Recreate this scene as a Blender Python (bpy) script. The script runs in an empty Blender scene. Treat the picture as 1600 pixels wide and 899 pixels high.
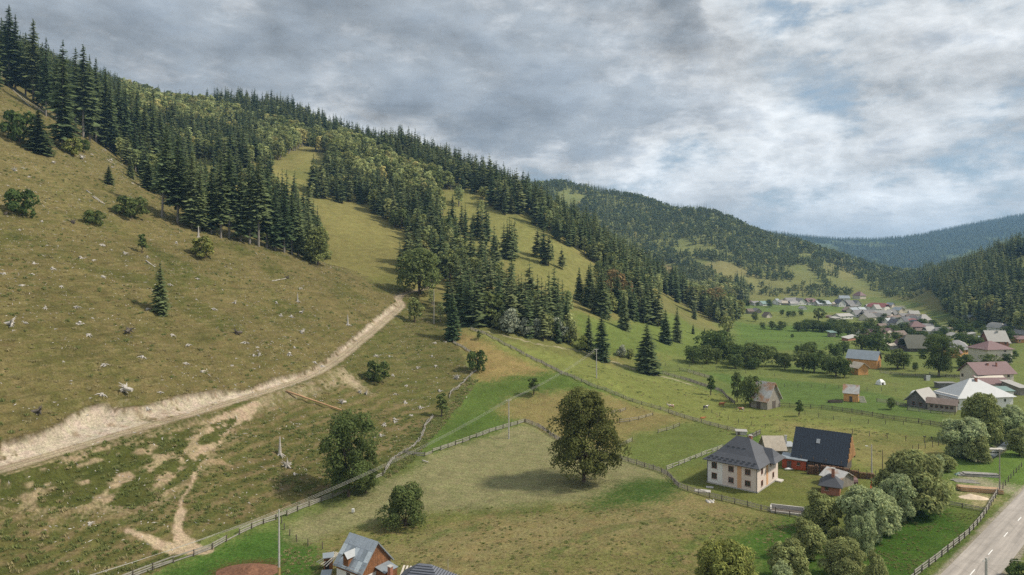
import bpy, bmesh, math, random
import numpy as np
from mathutils import Vector, Matrix
random.seed(7); RNG = np.random.default_rng(7)
sc = bpy.context.scene
R = math.radians
# ------------------------------------------------------------------ camera, sky, sun, exposure
CAM_Z, FOC, HX, HY = 50.0, 1066.7, 800.0, 415.0
cam = bpy.data.cameras.new('camera'); cam_ob = bpy.data.objects.new('camera', cam)
sc.collection.objects.link(cam_ob); sc.camera = cam_ob
cam.lens = 24.0; cam.sensor_width = 36.0; cam.shift_y = -34.5 / 1600.0
cam.clip_start = 0.5; cam.clip_end = 30000.0
cam_ob.location = (0, 0, CAM_Z); cam_ob.rotation_euler = (R(90), 0, 0)

SUN_EL = 46.0
SUN_DIR = Vector((1.0, -0.02, 0)).normalized()
sun_az = math.atan2(SUN_DIR.x, SUN_DIR.y)
sdir = Vector((SUN_DIR.x * math.cos(R(SUN_EL)), SUN_DIR.y * math.cos(R(SUN_EL)), math.sin(R(SUN_EL))))
sl = bpy.data.lights.new('sun', 'SUN'); sl.energy = 3.9; sl.angle = R(6.0); sl.color = (1.0, 0.91, 0.77)
so = bpy.data.objects.new('sun', sl); sc.collection.objects.link(so)
so.rotation_euler = sdir.to_track_quat('Z', 'Y').to_euler()
sc.view_settings.view_transform = 'Standard'; sc.view_settings.look = 'None'
sc.view_settings.exposure = 0.2; sc.view_settings.gamma = 1.0
sc.cycles.use_denoising = False
sc.cycles.sample_clamp_indirect = 2.0; sc.cycles.sample_clamp_direct = 8.0
sc.cycles.volume_bounces = 0; sc.cycles.max_bounces = 6; sc.cycles.diffuse_bounces = 3
sc.cycles.transparent_max_bounces = 4; sc.cycles.glossy_bounces = 2

class NT:
    """small helper to write node trees"""
    def __init__(s, nt): s.nt = nt; s.n = nt.nodes; s.l = nt.links
    def new(s, t, **kw):
        nd = s.n.new(t)
        for k, v in kw.items(): setattr(nd, k, v)
        return nd
    def link(s, a, b): s.l.new(a, b)
    def val(s, sock, v):
        if hasattr(v, 'links') or isinstance(v, bpy.types.NodeSocket): s.l.new(v, sock)
        else: sock.default_value = v
    def math(s, op, a, b=0.0, c=None, clamp=False):
        nd = s.new('ShaderNodeMath', operation=op); nd.use_clamp = clamp
        s.val(nd.inputs[0], a); s.val(nd.inputs[1], b)
        if c is not None: s.val(nd.inputs[2], c)
        return nd.outputs[0]
    def vmath(s, op, a, b=None, scale=None):
        nd = s.new('ShaderNodeVectorMath', operation=op)
        s.val(nd.inputs[0], a)
        if b is not None: s.val(nd.inputs[1], b)
        if scale is not None: s.val(nd.inputs[3], scale)
        return nd.outputs[0]
    def noise(s, vec, scale, detail=4.0, rough=0.55, dist=0.0, dim='3D'):
        nd = s.new('ShaderNodeTexNoise'); nd.noise_dimensions = dim
        if vec is not None: s.link(vec, nd.inputs['Vector'])
        s.val(nd.inputs['Scale'], scale); nd.inputs['Detail'].default_value = detail
        nd.inputs['Roughness'].default_value = rough; nd.inputs['Distortion'].default_value = dist
        return nd.outputs['Fac']
    def ramp(s, fac, stops, interp='LINEAR'):
        nd = s.new('ShaderNodeValToRGB'); cr = nd.color_ramp; cr.interpolation = interp
        while len(cr.elements) > 1: cr.elements.remove(cr.elements[-1])
        for i, (p, c) in enumerate(stops):
            e = cr.elements[0] if i == 0 else cr.elements.new(p)
            e.position = p; e.color = (*c, 1) if len(c) == 3 else c
        s.link(fac, nd.inputs[0]); return nd.outputs[0]
    def mix(s, fac, a, b, blend='MIX'):
        nd = s.new('ShaderNodeMix', data_type='RGBA', blend_type=blend)
        s.val(nd.inputs[0], fac); s.val(nd.inputs[6], a if not isinstance(a, tuple) else (*a, 1)[:4])
        s.val(nd.inputs[7], b if not isinstance(b, tuple) else (*b, 1)[:4]); return nd.outputs[2]
    def mapr(s, v, a, b, c=0.0, d=1.0, smooth=False):
        nd = s.new('ShaderNodeMapRange'); nd.clamp = True
        if smooth: nd.interpolation_type = 'SMOOTHSTEP'
        s.val(nd.inputs[0], v)
        for i, q in enumerate((a, b, c, d)): nd.inputs[i + 1].default_value = q
        return nd.outputs[0]

def build_world():
    w = bpy.data.worlds.new('World'); sc.world = w; w.use_nodes = True
    g = NT(w.node_tree); g.n.clear()
    out = g.new('ShaderNodeOutputWorld'); bg = g.new('ShaderNodeBackground')
    sky = g.new('ShaderNodeTexSky'); sky.sky_type = 'NISHITA'; sky.sun_disc = False
    sky.sun_elevation = R(SUN_EL); sky.sun_rotation = sun_az
    sky.altitude = 700; sky.dust_density = 1.5; sky.ozone_density = 1.5
    tc = g.new('ShaderNodeTexCoord'); d = tc.outputs['Generated']
    sep = g.new('ShaderNodeSeparateXYZ'); g.link(d, sep.inputs[0])
    x, y, z = sep.outputs
    up = g.math('MAXIMUM', z, 0.0)
    # cloud deck seen in perspective: direction projected on a plane overhead
    den = g.math('ADD', up, 0.13)
    comb = g.new('ShaderNodeCombineXYZ')
    g.link(g.math('DIVIDE', x, den), comb.inputs[0]); g.link(g.math('DIVIDE', y, den), comb.inputs[1])
    off = g.vmath('ADD', comb.outputs[0], (3.1, 0.4, 0.0))
    warpn = g.new('ShaderNodeTexNoise'); g.link(off, warpn.inputs['Vector']); warpn.inputs['Scale'].default_value = 0.9
    warpn.inputs['Detail'].default_value = 4
    pw0 = g.vmath('ADD', off, g.vmath('SCALE', g.vmath('SUBTRACT', warpn.outputs['Color'], (0.5, 0.5, 0.5)), scale=0.9))
    pw = g.vmath('MULTIPLY', pw0, (1, 1, 1))
    # puffs that keep their height near the horizon: noise on the direction itself
    dn = g.vmath('MULTIPLY', d, (1.0, 1.0, 2.1))
    p_big = g.noise(dn, 3.0, 6, 0.5, .1); p_mid = g.noise(g.vmath('ADD', dn, (4.0, 1.0, 2.0)), 7.5, 9, 0.6, .1); p_fin = g.noise(dn, 26.0, 5, 0.62, .3)
    n_big = g.noise(pw, 0.5, 5, 0.5); n_mid = g.noise(pw, 1.6, 9, 0.62); n_fine = g.noise(g.vmath('ADD', pw, (7.0, 2.0, 0.0)), 6.5, 6, 0.65)
    az = g.math('DIVIDE', x, g.math('MAXIMUM', y, 0.05)); el = g.math('DIVIDE', z, g.math('MAXIMUM', y, 0.05)); fwd = g.mapr(y, 0.0, 0.2, 0.0, 1.0)
    wob = g.math('ADD', g.math('MULTIPLY', g.math('SUBTRACT', p_big, 0.5), 0.7), g.math('MULTIPLY', g.math('SUBTRACT', p_mid, 0.5), 0.35))
    # the big grey mass: widest overhead, thinning towards its bright right edge
    azw = g.math('ADD', az, wob); elw = g.math('ADD', el, g.math('MULTIPLY', wob, .35))
    mass = g.math('MULTIPLY', g.mapr(azw, 0.14, 0.40, 1.0, 0.0, True), g.math('MULTIPLY', fwd, g.mapr(elw, 0.12, 0.27, 0.0, 1.0, True)))
    low = g.math('MULTIPLY', g.mapr(elw, 0.035, 0.09, 0.0, 1.0, True), g.mapr(elw, 0.11, 0.22, 1.0, 0.0, True))
    low = g.math('MULTIPLY', low, g.math('MULTIPLY', fwd, g.math('MULTIPLY', g.mapr(azw, -.15, .05, 0, 1, True), g.mapr(azw, .34, .5, 1.0, 0.0, True))))
    hole = g.math('MULTIPLY', g.math('MULTIPLY', g.mapr(azw, 0.24, 0.31, 0, 1, True), g.mapr(azw, .38, .46, 1, 0, True)), g.math('MULTIPLY', fwd, g.mapr(elw, .22, .32, 0, 1, True)))
    dens = g.math('ADD', g.math('MULTIPLY', n_big, 0.16), g.math('MULTIPLY', n_mid, 0.08))
    dens = g.math('ADD', dens, g.math('ADD', g.math('MULTIPLY', p_big, 0.32), g.math('MULTIPLY', p_mid, 0.44)))
    dens = g.math('ADD', dens, g.math('MULTIPLY', g.math('SUBTRACT', n_fine, 0.5), 0.10))
    dens = g.math('ADD', dens, g.math('MULTIPLY', g.math('SUBTRACT', p_fin, 0.5), 0.11))
    dens = g.math('SUBTRACT', g.math('ADD', dens, g.math('MULTIPLY', mass, 0.125)), g.math('MULTIPLY', g.mapr(az, .15, .5, 0, 1, True), .045))
    dens = g.math('SUBTRACT', dens, g.math('ADD', g.math('MULTIPLY', low, 0.05), g.math('MULTIPLY', hole, 0.05)))
    cover = g.mapr(dens, 0.345, 0.455, 0.0, 1.0, True)
    # lit from above and the right: compare with the cloud a little towards the sun
    sh = g.noise(g.vmath('ADD', dn, (0.05, 0.0, 0.09)), 3.0, 6, 0.5, .1); sh2 = g.noise(g.vmath('ADD', g.vmath('ADD', dn, (4.0, 1.0, 2.0)), (0.02, 0.0, 0.035)), 7.5, 9, 0.6, .1)
    rel = g.math('ADD', g.math('MULTIPLY', g.math('SUBTRACT', p_big, sh), 1.6), g.math('MULTIPLY', g.math('SUBTRACT', p_mid, sh2), 1.5))
    ccol = g.ramp(dens, [(0.42, (0.60, 0.64, 0.67)), (0.50, (0.71, 0.73, 0.74)), (0.55, (0.50, 0.53, 0.56)),
                          (0.60, (0.345, 0.38, 0.415)), (0.69, (0.25, 0.285, 0.325))])
    ccol = g.mix(1.0, ccol, g.math('ADD', 1.0, g.math('MULTIPLY', rel, 1.0)), 'MULTIPLY')
    skyc = g.mix(1.0, sky.outputs[0], (0.11, 0.11, 0.11), 'MULTIPLY')
    blue = g.mix(0.75, skyc, (0.31, 0.40, 0.47))
    allc = g.mix(cover, blue, ccol)
    hz = g.mapr(up, 0.0, 0.12, 0.6, 0.0, True)
    allc = g.mix(hz, allc, (0.56, 0.61, 0.64))
    g.link(allc, bg.inputs[0]); bg.inputs[1].default_value = 1.0
    g.link(bg.outputs[0], out.inputs[0])
build_world()

# ------------------------------------------------------------------ numpy noise
def _hash(ix, iy, seed):
    h = (ix.astype(np.int64) * 374761393 + iy.astype(np.int64) * 668265263 + seed * 1442695041) & 0xffffffff
    h = ((h ^ (h >> 13)) * 1274126177) & 0xffffffff
    h = h ^ (h >> 16)
    return (h & 0xffff) / 65535.0
def vnoise(x, y, seed=0):
    ix = np.floor(x); iy = np.floor(y); fx = x - ix; fy = y - iy
    fx = fx * fx * (3 - 2 * fx); fy = fy * fy * (3 - 2 * fy)
    a = _hash(ix, iy, seed); b = _hash(ix + 1, iy, seed); c = _hash(ix, iy + 1, seed); d = _hash(ix + 1, iy + 1, seed)
    return (a + (b - a) * fx) * (1 - fy) + (c + (d - c) * fx) * fy
def fbm(x, y, seed=0, oct=4, rough=0.5):
    x = np.asarray(x, float); y = np.asarray(y, float)
    s = 0; a = 1; t = 0
    for o in range(oct):
        c, q = math.cos(0.6 * o + .3), math.sin(0.6 * o + .3)
        s = s + a * vnoise((x * c - y * q) * 2 ** o + 17.3 * o, (x * q + y * c) * 2 ** o - 9.1 * o, seed + o * 13); t += a; a *= rough
    return s / t - 0.5          # about -0.5..0.5
def sstep(a, b, x):
    t = np.clip((x - a) / (b - a), 0, 1); return t * t * (3 - 2 * t)

# ------------------------------------------------------------------ terrain
def px3(px, py, D): return ((px - HX) / FOC * D, D, CAM_Z - (py - HY) / FOC * D)
def sl_pt(px, py, s=0.5):      # a point of the logged slope: a plane climbing away from the fence at its foot
    a, b = (px - HX) / FOC, (py - HY) / FOC
    k = s * (-0.944 * a + 0.329); c = s * (-0.944 * 60 - 0.329 * 110)
    return px3(px, py, (CAM_Z - c) / (k + b))
PTS = []
for p in [(-60,110),(-40,110),(0,110),(40,100),(80,110),(120,120),(200,120),(60,60),(0,60),(-40,60),(0,5),(120,20),(-60,10),
          (-46,139),(0,150),(50,150),(100,150),(160,160),(250,200),(30,185),(80,190),(130,200),(200,250),
          (70,240),(120,260),(180,300),(250,350),(170,350),(110,330),(200,450),(300,450),(350,380),(250,600),(350,600),(240,700),
          (300,720),(400,740),(300,850),(450,900),(380,950),(-32,160)]: PTS.append((*p, 0.0))
PTS += [(-24,185,1.5),(31,250,9),(-14,242,8.5),(10,223,3.5),(-25,282,20),(-11,290,21.5),(13.6,290,14.7),(28,295,10),(57,305,2.3),(73,278,.5),(45,240,3.5)]
for q in [(0,899),(0,800),(0,730),(0,640),(0,560),(0,480),(0,415),(0,340),(0,280),(0,200),(0,130),(100,850),(200,800),(200,700),(200,640),(200,560),(200,480),(200,400),
          (200,330),(100,240),(330,720),(330,600),(330,500),(330,430),(420,620),(420,540),(430,460),(430,395),(520,420),(520,500),(520,590),
          (600,480),(600,530),(600,600),(560,660),(470,690),(250,345),(628,478),(-200,899),(-200,600),(-200,300)]:
    PTS.append(sl_pt(*q))
PTS += [(-120,385,56),(-75,365,45),(-180,400,84),(-260,450,128),(-200,520,132)]
for q in [(640,462,338),(600,400,400),(540,350,450),(490,322,480),(440,270,560),(470,240,620),(50,150,420),(150,170,520),(250,165,850),(180,160,690),
          (330,210,650),(300,255,520),(400,210,720),(505,200,800),(560,240,720),(640,240,700),(640,310,550),(700,340,520),(750,400,430),
          (650,385,440),(700,440,380),(780,340,540),(800,300,620),(850,360,520),(850,425,430),(830,485,350),(905,365,600),(900,435,440),
          (920,500,350),(1000,425,640),(1000,465,480),(1000,512,400),(1060,532,400),(1080,470,680),(1100,500,540),(1132,493,690),(350,175,850),
          (440,180,850), (700,270,660)]: PTS.append(px3(*q))
PTS += [(-300,1050,215),(-130,950,140),(0,850,75),(80,850,42),(150,850,15),(220,950,4),(-500,1050,300),(-700,900,330),(-450,950,262),(-700,700,320),(-600,500,270),(-500,1400,300),
        (-250,1400,210),(-90,1250,130),(60,1150,70),(180,1080,25)]
# far hill
for q in [(1150,466,900),(1300,467,950),(1230,464,940),(1370,468,950),(1100,440,1020),(1150,428,1080),(1100,402,1150),(1060,385,1250),(1000,350,1400),(950,320,1550),(880,286,1650),(905,288,1640),(930,300,1640),
          (850,298,1720),(820,300,1750),(915,292,1640),(960,303,1600),(1000,320,1560),(1045,336,1530),(1068,331,1500),(1100,328,1480),(1130,342,1500),(1160,354,1500),(1100,362,1300),(1160,380,1300),(1045,360,1400),(1200,368,1500),(1250,380,1480),
          (1300,397,1430),(1350,418,1380),(1400,438,1320),(1200,420,1120),(1250,440,1060),(1330,442,1100),(1370,457,1050),(1200,390,1330),(1300,420,1230)]: PTS.append(px3(*q))
PTS += [(0,2300,170),(300,2200,120),(600,2200,60),(900,2000,40),(-600,2000,300),(1000,1300,60),(800,1600,10)]
for q in [(1262,372,4300),(1300,378,4500),(1350,378,4600),(1390,380,4700),(1450,366,4800),(1500,358,4900),(1550,350,5000),(1600,342,5000),(1750,325,5000),
          (1400,415,3000),(1550,405,3200),(1700,400,3200),(1200,365,4400),(1000,370,4600),(700,370,4700),(300,370,4700),(1250,405,3300)]: PTS.append(px3(*q))
PTS += [(x_, y_, z_) for y_, z_ in ((6000, 150), (7400, 60)) for x_ in (-3000, -800, 1200, 2400, 3600, 5200)]
# right-hand hill
for q in [(1400,474,880),(1440,480,800),(1500,494,640),(1560,506,540),(1610,520,470),(1600,412,680),(1560,428,720),(1500,440,800),(1450,452,900),(1400,455,1050),(1560,470,580),(1500,470,690)]: PTS.append(px3(*q))
PTS += [(700,650,110),(640,420,75),(500,330,20),(420,300,2),(300,200,0),(400,60,5),(900,900,105),(900,1300,50),(700,1100,28),(600,1000,14),(640,1300,14),(1200,1300,90),(900,500,150)]
PTS = np.array(PTS)
YO = 30.0
def uv_of(x, y): return x / (y + YO), np.log(y + YO)
def tps_fit():
    u, v = uv_of(PTS[:, 0], PTS[:, 1]); w = PTS[:, 2] / (PTS[:, 1] + YO); n = len(u)
    d2 = (u[:, None] - u) ** 2 + (v[:, None] - v) ** 2
    K = 0.5 * d2 * np.log(d2 + 1e-12) + np.eye(n) * 0.0005
    A = np.zeros((n + 3, n + 3)); A[:n, :n] = K
    P = np.stack([np.ones(n), u, v], 1); A[:n, n:] = P; A[n:, :n] = P.T
    sol = np.linalg.solve(A, np.concatenate([w, np.zeros(3)]))
    return u, v, sol
_tu, _tv, _ts = tps_fit()
def tps_eval(u, v):
    u = np.asarray(u, float); v = np.asarray(v, float); sh = u.shape; u = u.ravel(); v = v.ravel(); out = np.empty(len(u))
    for i in range(0, len(u), 20000):
        a = u[i:i + 20000]; b = v[i:i + 20000]
        d2 = (a[:, None] - _tu) ** 2 + (b[:, None] - _tv) ** 2
        out[i:i + 20000] = (0.5 * d2 * np.log(d2 + 1e-12)) @ _ts[:-3] + _ts[-3] + _ts[-2] * a + _ts[-1] * b
    return out.reshape(sh)
# grid axes (finer where the frame looks)
def axis(segs):
    o = []
    for a, b, n in segs: o.append(np.linspace(a, b, n, endpoint=False))
    return np.concatenate(o + [[segs[-1][1]]])
QU = axis([(-1.6, -0.80, 50), (-0.80, 0.80, 700), (0.80, 1.6, 50)])
ys = np.log(np.array([-20, 80, 500, 1900, 7500.]) + YO)
QV = axis([(ys[0], ys[1], 40), (ys[1], ys[2], 620), (ys[2], ys[3], 260), (ys[3], ys[4], 70)])
CU = np.linspace(QU[0], QU[-1], 230); CV = np.linspace(QV[0], QV[-1], 260)
COARSE = tps_eval(*np.meshgrid(CU, CV))
def _bil(F, ax_u, ax_v, u, v):
    fu = np.interp(u, ax_u, np.arange(len(ax_u))); fv = np.interp(v, ax_v, np.arange(len(ax_v)))
    i = np.minimum(fu.astype(int), len(ax_u) - 2); j = np.minimum(fv.astype(int), len(ax_v) - 2)
    a = fu - i; b = fv - j
    return (F[j, i] * (1 - a) + F[j, i + 1] * a) * (1 - b) + (F[j + 1, i] * (1 - a) + F[j + 1, i + 1] * a) * b
def base_h(x, y):
    u, v = uv_of(x, y)
    return _bil(COARSE, CU, CV, u, v) * (y + YO)
HFN = [base_h]
def H(x, y):
    x = np.asarray(x, float); y = np.maximum(np.asarray(y, float), -18)
    return HFN[0](x, y)
_TD = np.concatenate([np.geomspace(30, 7000, 2600)])
def at(px, py, dmin=30):
    """where the line of sight through a photo pixel meets the ground: a point of the place"""
    a, b = (px - HX) / FOC, (py - HY) / FOC
    T = _TD[_TD >= dmin]
    g = CAM_Z - b * T - H(a * T, T)
    k = np.argmax(g < 0)
    if g[k] >= 0: k = len(T) - 1
    t0, t1 = T[max(k - 1, 0)], T[k]
    for _ in range(12):
        m = .5 * (t0 + t1)
        if CAM_Z - b * m - float(H(a * m, m)) < 0: t1 = m
        else: t0 = m
    return Vector((a * t1, t1, float(H(a * t1, t1))))
def ats(pts): return [at(*p) for p in pts]
def gz(x, y): return float(H(x, y))
def to_px(x, y, z): return HX + FOC * x / y, HY - FOC * (z - CAM_Z) / y
def seg_dist(x, y, line):
    """signed distance to a polyline (positive on its left) and the arc position"""
    best = np.full(x.shape, 1e9); sgn = np.zeros(x.shape); arc = np.zeros(x.shape); acc = 0
    for (x0, y0), (x1, y1) in zip(line[:-1], line[1:]):
        dx, dy = x1 - x0, y1 - y0; L = math.hypot(dx, dy)
        t = np.clip(((x - x0) * dx + (y - y0) * dy) / (L * L), 0, 1)
        ex = x - (x0 + t * dx); ey = y - (y0 + t * dy); d = np.hypot(ex, ey)
        m = d < best
        best = np.where(m, d, best); sgn = np.where(m, np.sign(dx * ey - dy * ex), sgn); arc = np.where(m, acc + t * L, arc)
        acc += L
    return best * np.where(sgn == 0, 1, sgn), arc
def in_poly(x, y, poly):
    ins = np.zeros(x.shape, bool); n = len(poly)
    for i in range(n):
        x0, y0 = poly[i][:2]; x1, y1 = poly[(i + 1) % n][:2]
        if y0 == y1: continue
        c = ((y0 > y) != (y1 > y)) & (x < (x1 - x0) * (y - y0) / (y1 - y0) + x0)
        ins ^= c
    return ins
def smooth_line(pts, step=2.0):
    P_ = [np.array(p[:2], float) for p in pts]; P_ = [2 * P_[0] - P_[1]] + P_ + [2 * P_[-1] - P_[-2]]; out = []
    for i in range(1, len(P_) - 2):
        a, b, c, d = P_[i - 1:i + 3]; n = max(1, int(np.linalg.norm(c - b) / step))
        for k in range(n):
            t = k / n
            out.append(tuple(.5 * ((2 * b) + (-a + c) * t + (2 * a - 5 * b + 4 * c - d) * t * t + (-a + 3 * b - 3 * c + d) * t ** 3)))
    out.append(tuple(P_[-2])); return out
# ------------------------------------------------------------------ custom properties
col0 = sc.collection
def tag(o, label=None, cat=None, group=None, kind=None):
    if label: o['label'] = label
    if cat: o['category'] = cat
    if group: o['group'] = group
    if kind: o['kind'] = kind
    return o
def link(o, parent=None):
    col0.objects.link(o)
    if parent is not None: o.parent = parent
    return o

# ------------------------------------------------------------------ lines and patches of the ground (found on the terrain)
TRACK_PX = [(-90,764),(0,735),(70,714),(133,695),(200,675),(267,656),(340,635),(400,617),(450,601),(500,580),(540,553),(570,528),(600,503),(618,488),(627,478)]
TRACK = [tuple(p[:2]) for p in ats(TRACK_PX)]
TRACK.append((TRACK[-1][0] - 3, TRACK[-1][1] + 14)); TRACK.append((-44, 365)); TRACK.append((-50, 392))
TRACK_S = smooth_line(TRACK, 3.0)
BANKTOP = smooth_line([tuple(p[:2]) for p in ats([(-90,722),(0,690),(60,678),(93,660),(133,635),(157,630),(200,636),(233,630),(263,620),(290,616),(333,612),(397,603),
                  (430,590),(470,582),(500,566),(540,536),(570,510),(598,488),(612,478),(622,472)])], 3.0)
def world_poly(px): return [tuple(p[:2]) for p in ats(px)]
ROAD_C = [(20, 60.1), (74.9, 111.1), (83, 118.6), (100.2, 134.7), (150, 181), (190, 214), (240, 245), (310, 280), (420, 330)]
ROAD_S = smooth_line(ROAD_C, 2.5)

def final_height(x, y):
    z = base_h(x, y)
    u, v = uv_of(x, y)
    hillness = sstep(3.0, 20.0, z)
    # broad unevenness of the hills
    amp = np.clip((y - 250) / 500, 0, 1) * hillness
    z = z + amp * (fbm(x / 90, y / 90, 3, 4) * 16 + fbm(x / 25, y / 25, 5, 3) * 3.0)
    near = np.clip(1 - (y - 500) / 500, 0, 1)
    z = z + near * (fbm(x / 14, y / 14, 11, 4) * (0.25 + 0.9 * hillness) + fbm(x / 2.2, y / 2.2, 12, 3) * (0.05 + 0.22 * hillness))
    fg = sstep(2, 8, z) * (y < 330)
    # little cattle terraces running along the contours of the logged slope
    ph = z * 2 * math.pi / 1.5 + fbm(x / 9, y / 9, 21, 3) * 9
    z = z + fg * 0.22 * np.sin(ph) * near
    return z
def carve(x, y, z):
    m = (y < 420) & (x < 20) & (x > -330)
    if m.any():
        xs, ys_, zs = x[m], y[m], z[m].copy()
        zb = base_h(xs, ys_)
        d, arc = seg_dist(xs, ys_, TRACK_S); dt, _ = seg_dist(xs, ys_, BANKTOP)
        arcs = np.concatenate([[0], np.cumsum([math.dist(a, b) for a, b in zip(TRACK_S[:-1], TRACK_S[1:])])])
        tz = base_h(np.array([p[0] for p in TRACK_S]), np.array([p[1] for p in TRACK_S]))
        zc = np.interp(arc, arcs, tz)
        # uphill is on the left of the track's direction
        up = d; below_top = dt < 0
        wn = fbm(xs / 3, ys_ / 3, 31, 3)
        endf = 1 - sstep(270, 300, arc)
        flat = np.abs(d) < 1.9
        t = np.clip((up - 1.9) / np.maximum(up - 1.9 + np.abs(dt), 0.5), 0, 1)
        f = np.where(t < .8, t * .5 / .8, .5 + (t - .8) / .2 * .5) + (wn * .35 + fbm(xs / .9, ys_ / .9, 35, 2) * .22) * np.sin(np.pi * t)
        cut = (up > 1.9) & below_top & (up < 16) & (arc < 285)
        zs = np.where(cut, zc + (zs - zc) * f, zs)
        dn = (d <= -1.9) & (d > -7)
        k = 1 - sstep(1.9, 6.5, -d)
        zs = np.where(dn, zs + (zc - zs) * k, zs)
        zs = np.where(flat, zc + fbm(xs / 1.5, ys_ / 1.5, 33, 2) * .07 - .06 * (np.abs(np.abs(d) - .85) < .3), zs)
        z = z.copy(); z[m] = zs
    m = (y < 360) & (x > 10) & (y > 20)
    if m.any():
        xs, ys_, zs = x[m], y[m], z[m].copy()
        d, _ = seg_dist(xs, ys_, ROAD_S)
        k = 1 - sstep(4.0, 7.5, np.abs(d))
        zs = zs * (1 - k) + base_h(xs, ys_) * k
        zs = zs - .10 * (1 - sstep(2.7, 3.3, np.abs(d)))
        z = z.copy(); z[m] = zs
    return z
GU, GV = np.meshgrid(QU, QV); GY = np.exp(GV) - YO; GX = GU * (GY + YO)
GZ = carve(GX.ravel(), GY.ravel(), final_height(GX, GY).ravel()).reshape(GX.shape)
def grid_h(x, y):
    u, v = uv_of(x, y); return _bil(GZ, QU, QV, u, v)
HFN[0] = grid_h

# ------------------------------------------------------------------ what grows where: colours are dry albedo
def lin(r, g, b, k=1.0):
    f = lambda c: ((c / 255 + .055) / 1.055) ** 2.4 if c > 10 else c / 255 / 12.92
    return np.array([f(r), f(g), f(b)]) * k
X = GX.ravel(); Y = GY.ravel(); Zf = GZ.ravel()
n1 = fbm(X / 30, Y / 30, 41, 4); n2 = fbm(X / 6, Y / 6, 42, 4); n3 = fbm(X / 1.6, Y / 1.6, 43, 3)
C_ = np.empty((len(X), 3)); C_[:] = lin(118, 128, 64)                     # valley pasture
def mixc(mask, c): C_[:] = C_ * (1 - mask[:, None]) + np.asarray(c)[None] * mask[:, None]
mixc(sstep(.0, .25, n1 + n2 * .4) * .6, lin(128, 128, 70))
mixc(sstep(.05, .3, fbm(X / 60, Y / 18, 44, 3)) * .5, lin(88, 116, 50))
hill = sstep(2.5, 7, base_h(X, Y)) 
mixc(hill * (Y > 260), lin(142, 132, 74))
mixc(hill * (Y > 260) * sstep(-.1, .25, n1 + .5 * n2) * .6, lin(112, 118, 58))
mixc(sstep(800, 1100, Y) * hill * .6, lin(118, 128, 72))
mixc(sstep(2200, 3000, Y), lin(62, 78, 52))
mixc(sstep(2200, 3000, Y) * sstep(.05, .2, fbm(X / 160, Y / 260, 45, 4)) * .7, lin(100, 112, 66))
# the logged slope
fgp = [(-60, 108), (-46, 139), (-30, 165), (-26, 185), (-20, 210), (-13, 238), (-18, 262), (-25, 284), (-40, 330), (-60, 345), (-95, 368), (-150, 320),
       (-300, 460), (-460, 460), (-460, 0), (-60, 0), (-50, 80)]
sl = in_poly(X + n2 * 3, Y + n3 * 2, fgp).astype(float)
mixc(sl, lin(120, 108, 64))
mixc(sl * sstep(-.02, .22, n2 + n1 * .5) * .7, lin(102, 98, 50))
mixc(sl * sstep(.08, .3, n3 + n2 * .3) * .5, lin(134, 120, 76))
mixc(sl * sstep(.15, .3, fbm(X / 22, Y / 22, 47, 4)) * .7, lin(88, 92, 38))
zb_ = Zf
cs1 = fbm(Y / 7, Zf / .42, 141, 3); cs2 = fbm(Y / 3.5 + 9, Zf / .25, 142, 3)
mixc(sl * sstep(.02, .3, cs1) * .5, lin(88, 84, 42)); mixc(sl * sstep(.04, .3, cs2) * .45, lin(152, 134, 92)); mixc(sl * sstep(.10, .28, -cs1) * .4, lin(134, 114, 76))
lowr = sl * (seg_dist(X, Y, TRACK_S)[0] < 0) * (Y < 330)
mixc(lowr * .55, lin(104, 102, 52))
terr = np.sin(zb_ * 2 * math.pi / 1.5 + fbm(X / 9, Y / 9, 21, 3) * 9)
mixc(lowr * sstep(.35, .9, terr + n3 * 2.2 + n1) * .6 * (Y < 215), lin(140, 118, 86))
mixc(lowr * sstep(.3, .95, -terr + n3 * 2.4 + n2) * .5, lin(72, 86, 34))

def paint(poly, c, k=1.0, warp=2.0, world=False, soft=0.0):
    P = poly if world else world_poly(poly)
    a = np.array(P); mx0, my0 = a.min(0) - warp * 1.5; mx1, my1 = a.max(0) + warp * 1.5
    idx = np.nonzero((X > mx0) & (X < mx1) & (Y > my0) & (Y < my1))[0]
    if not len(idx): return
    xs, ys_ = X[idx], Y[idx]
    wx = xs + warp * (fbm(xs / 5, ys_ / 5, 51, 4) * 2 + fbm(xs / .9, ys_ / .9, 53, 2) * .4); wy = ys_ + warp * (fbm(xs / 5, ys_ / 5, 52, 4) * 2 + fbm(xs / .9, ys_ / .9, 54, 2) * .5)
    m = np.zeros(len(xs)); j = np.random.default_rng(3)
    for q in range(5):
        s_ = (.08 if world else .25 + warp * .35) * (1 + q * .5); m += in_poly(wx + j.normal(0, s_, len(xs)), wy + j.normal(0, s_ * 1.4, len(xs)), P)
    m *= k / 5
    if soft: m *= sstep(-soft, soft, n3[idx] + n2[idx] * .6 + .12)
    C_[idx] = C_[idx] * (1 - m[:, None]) + np.asarray(c)[None] * m[:, None]
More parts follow.
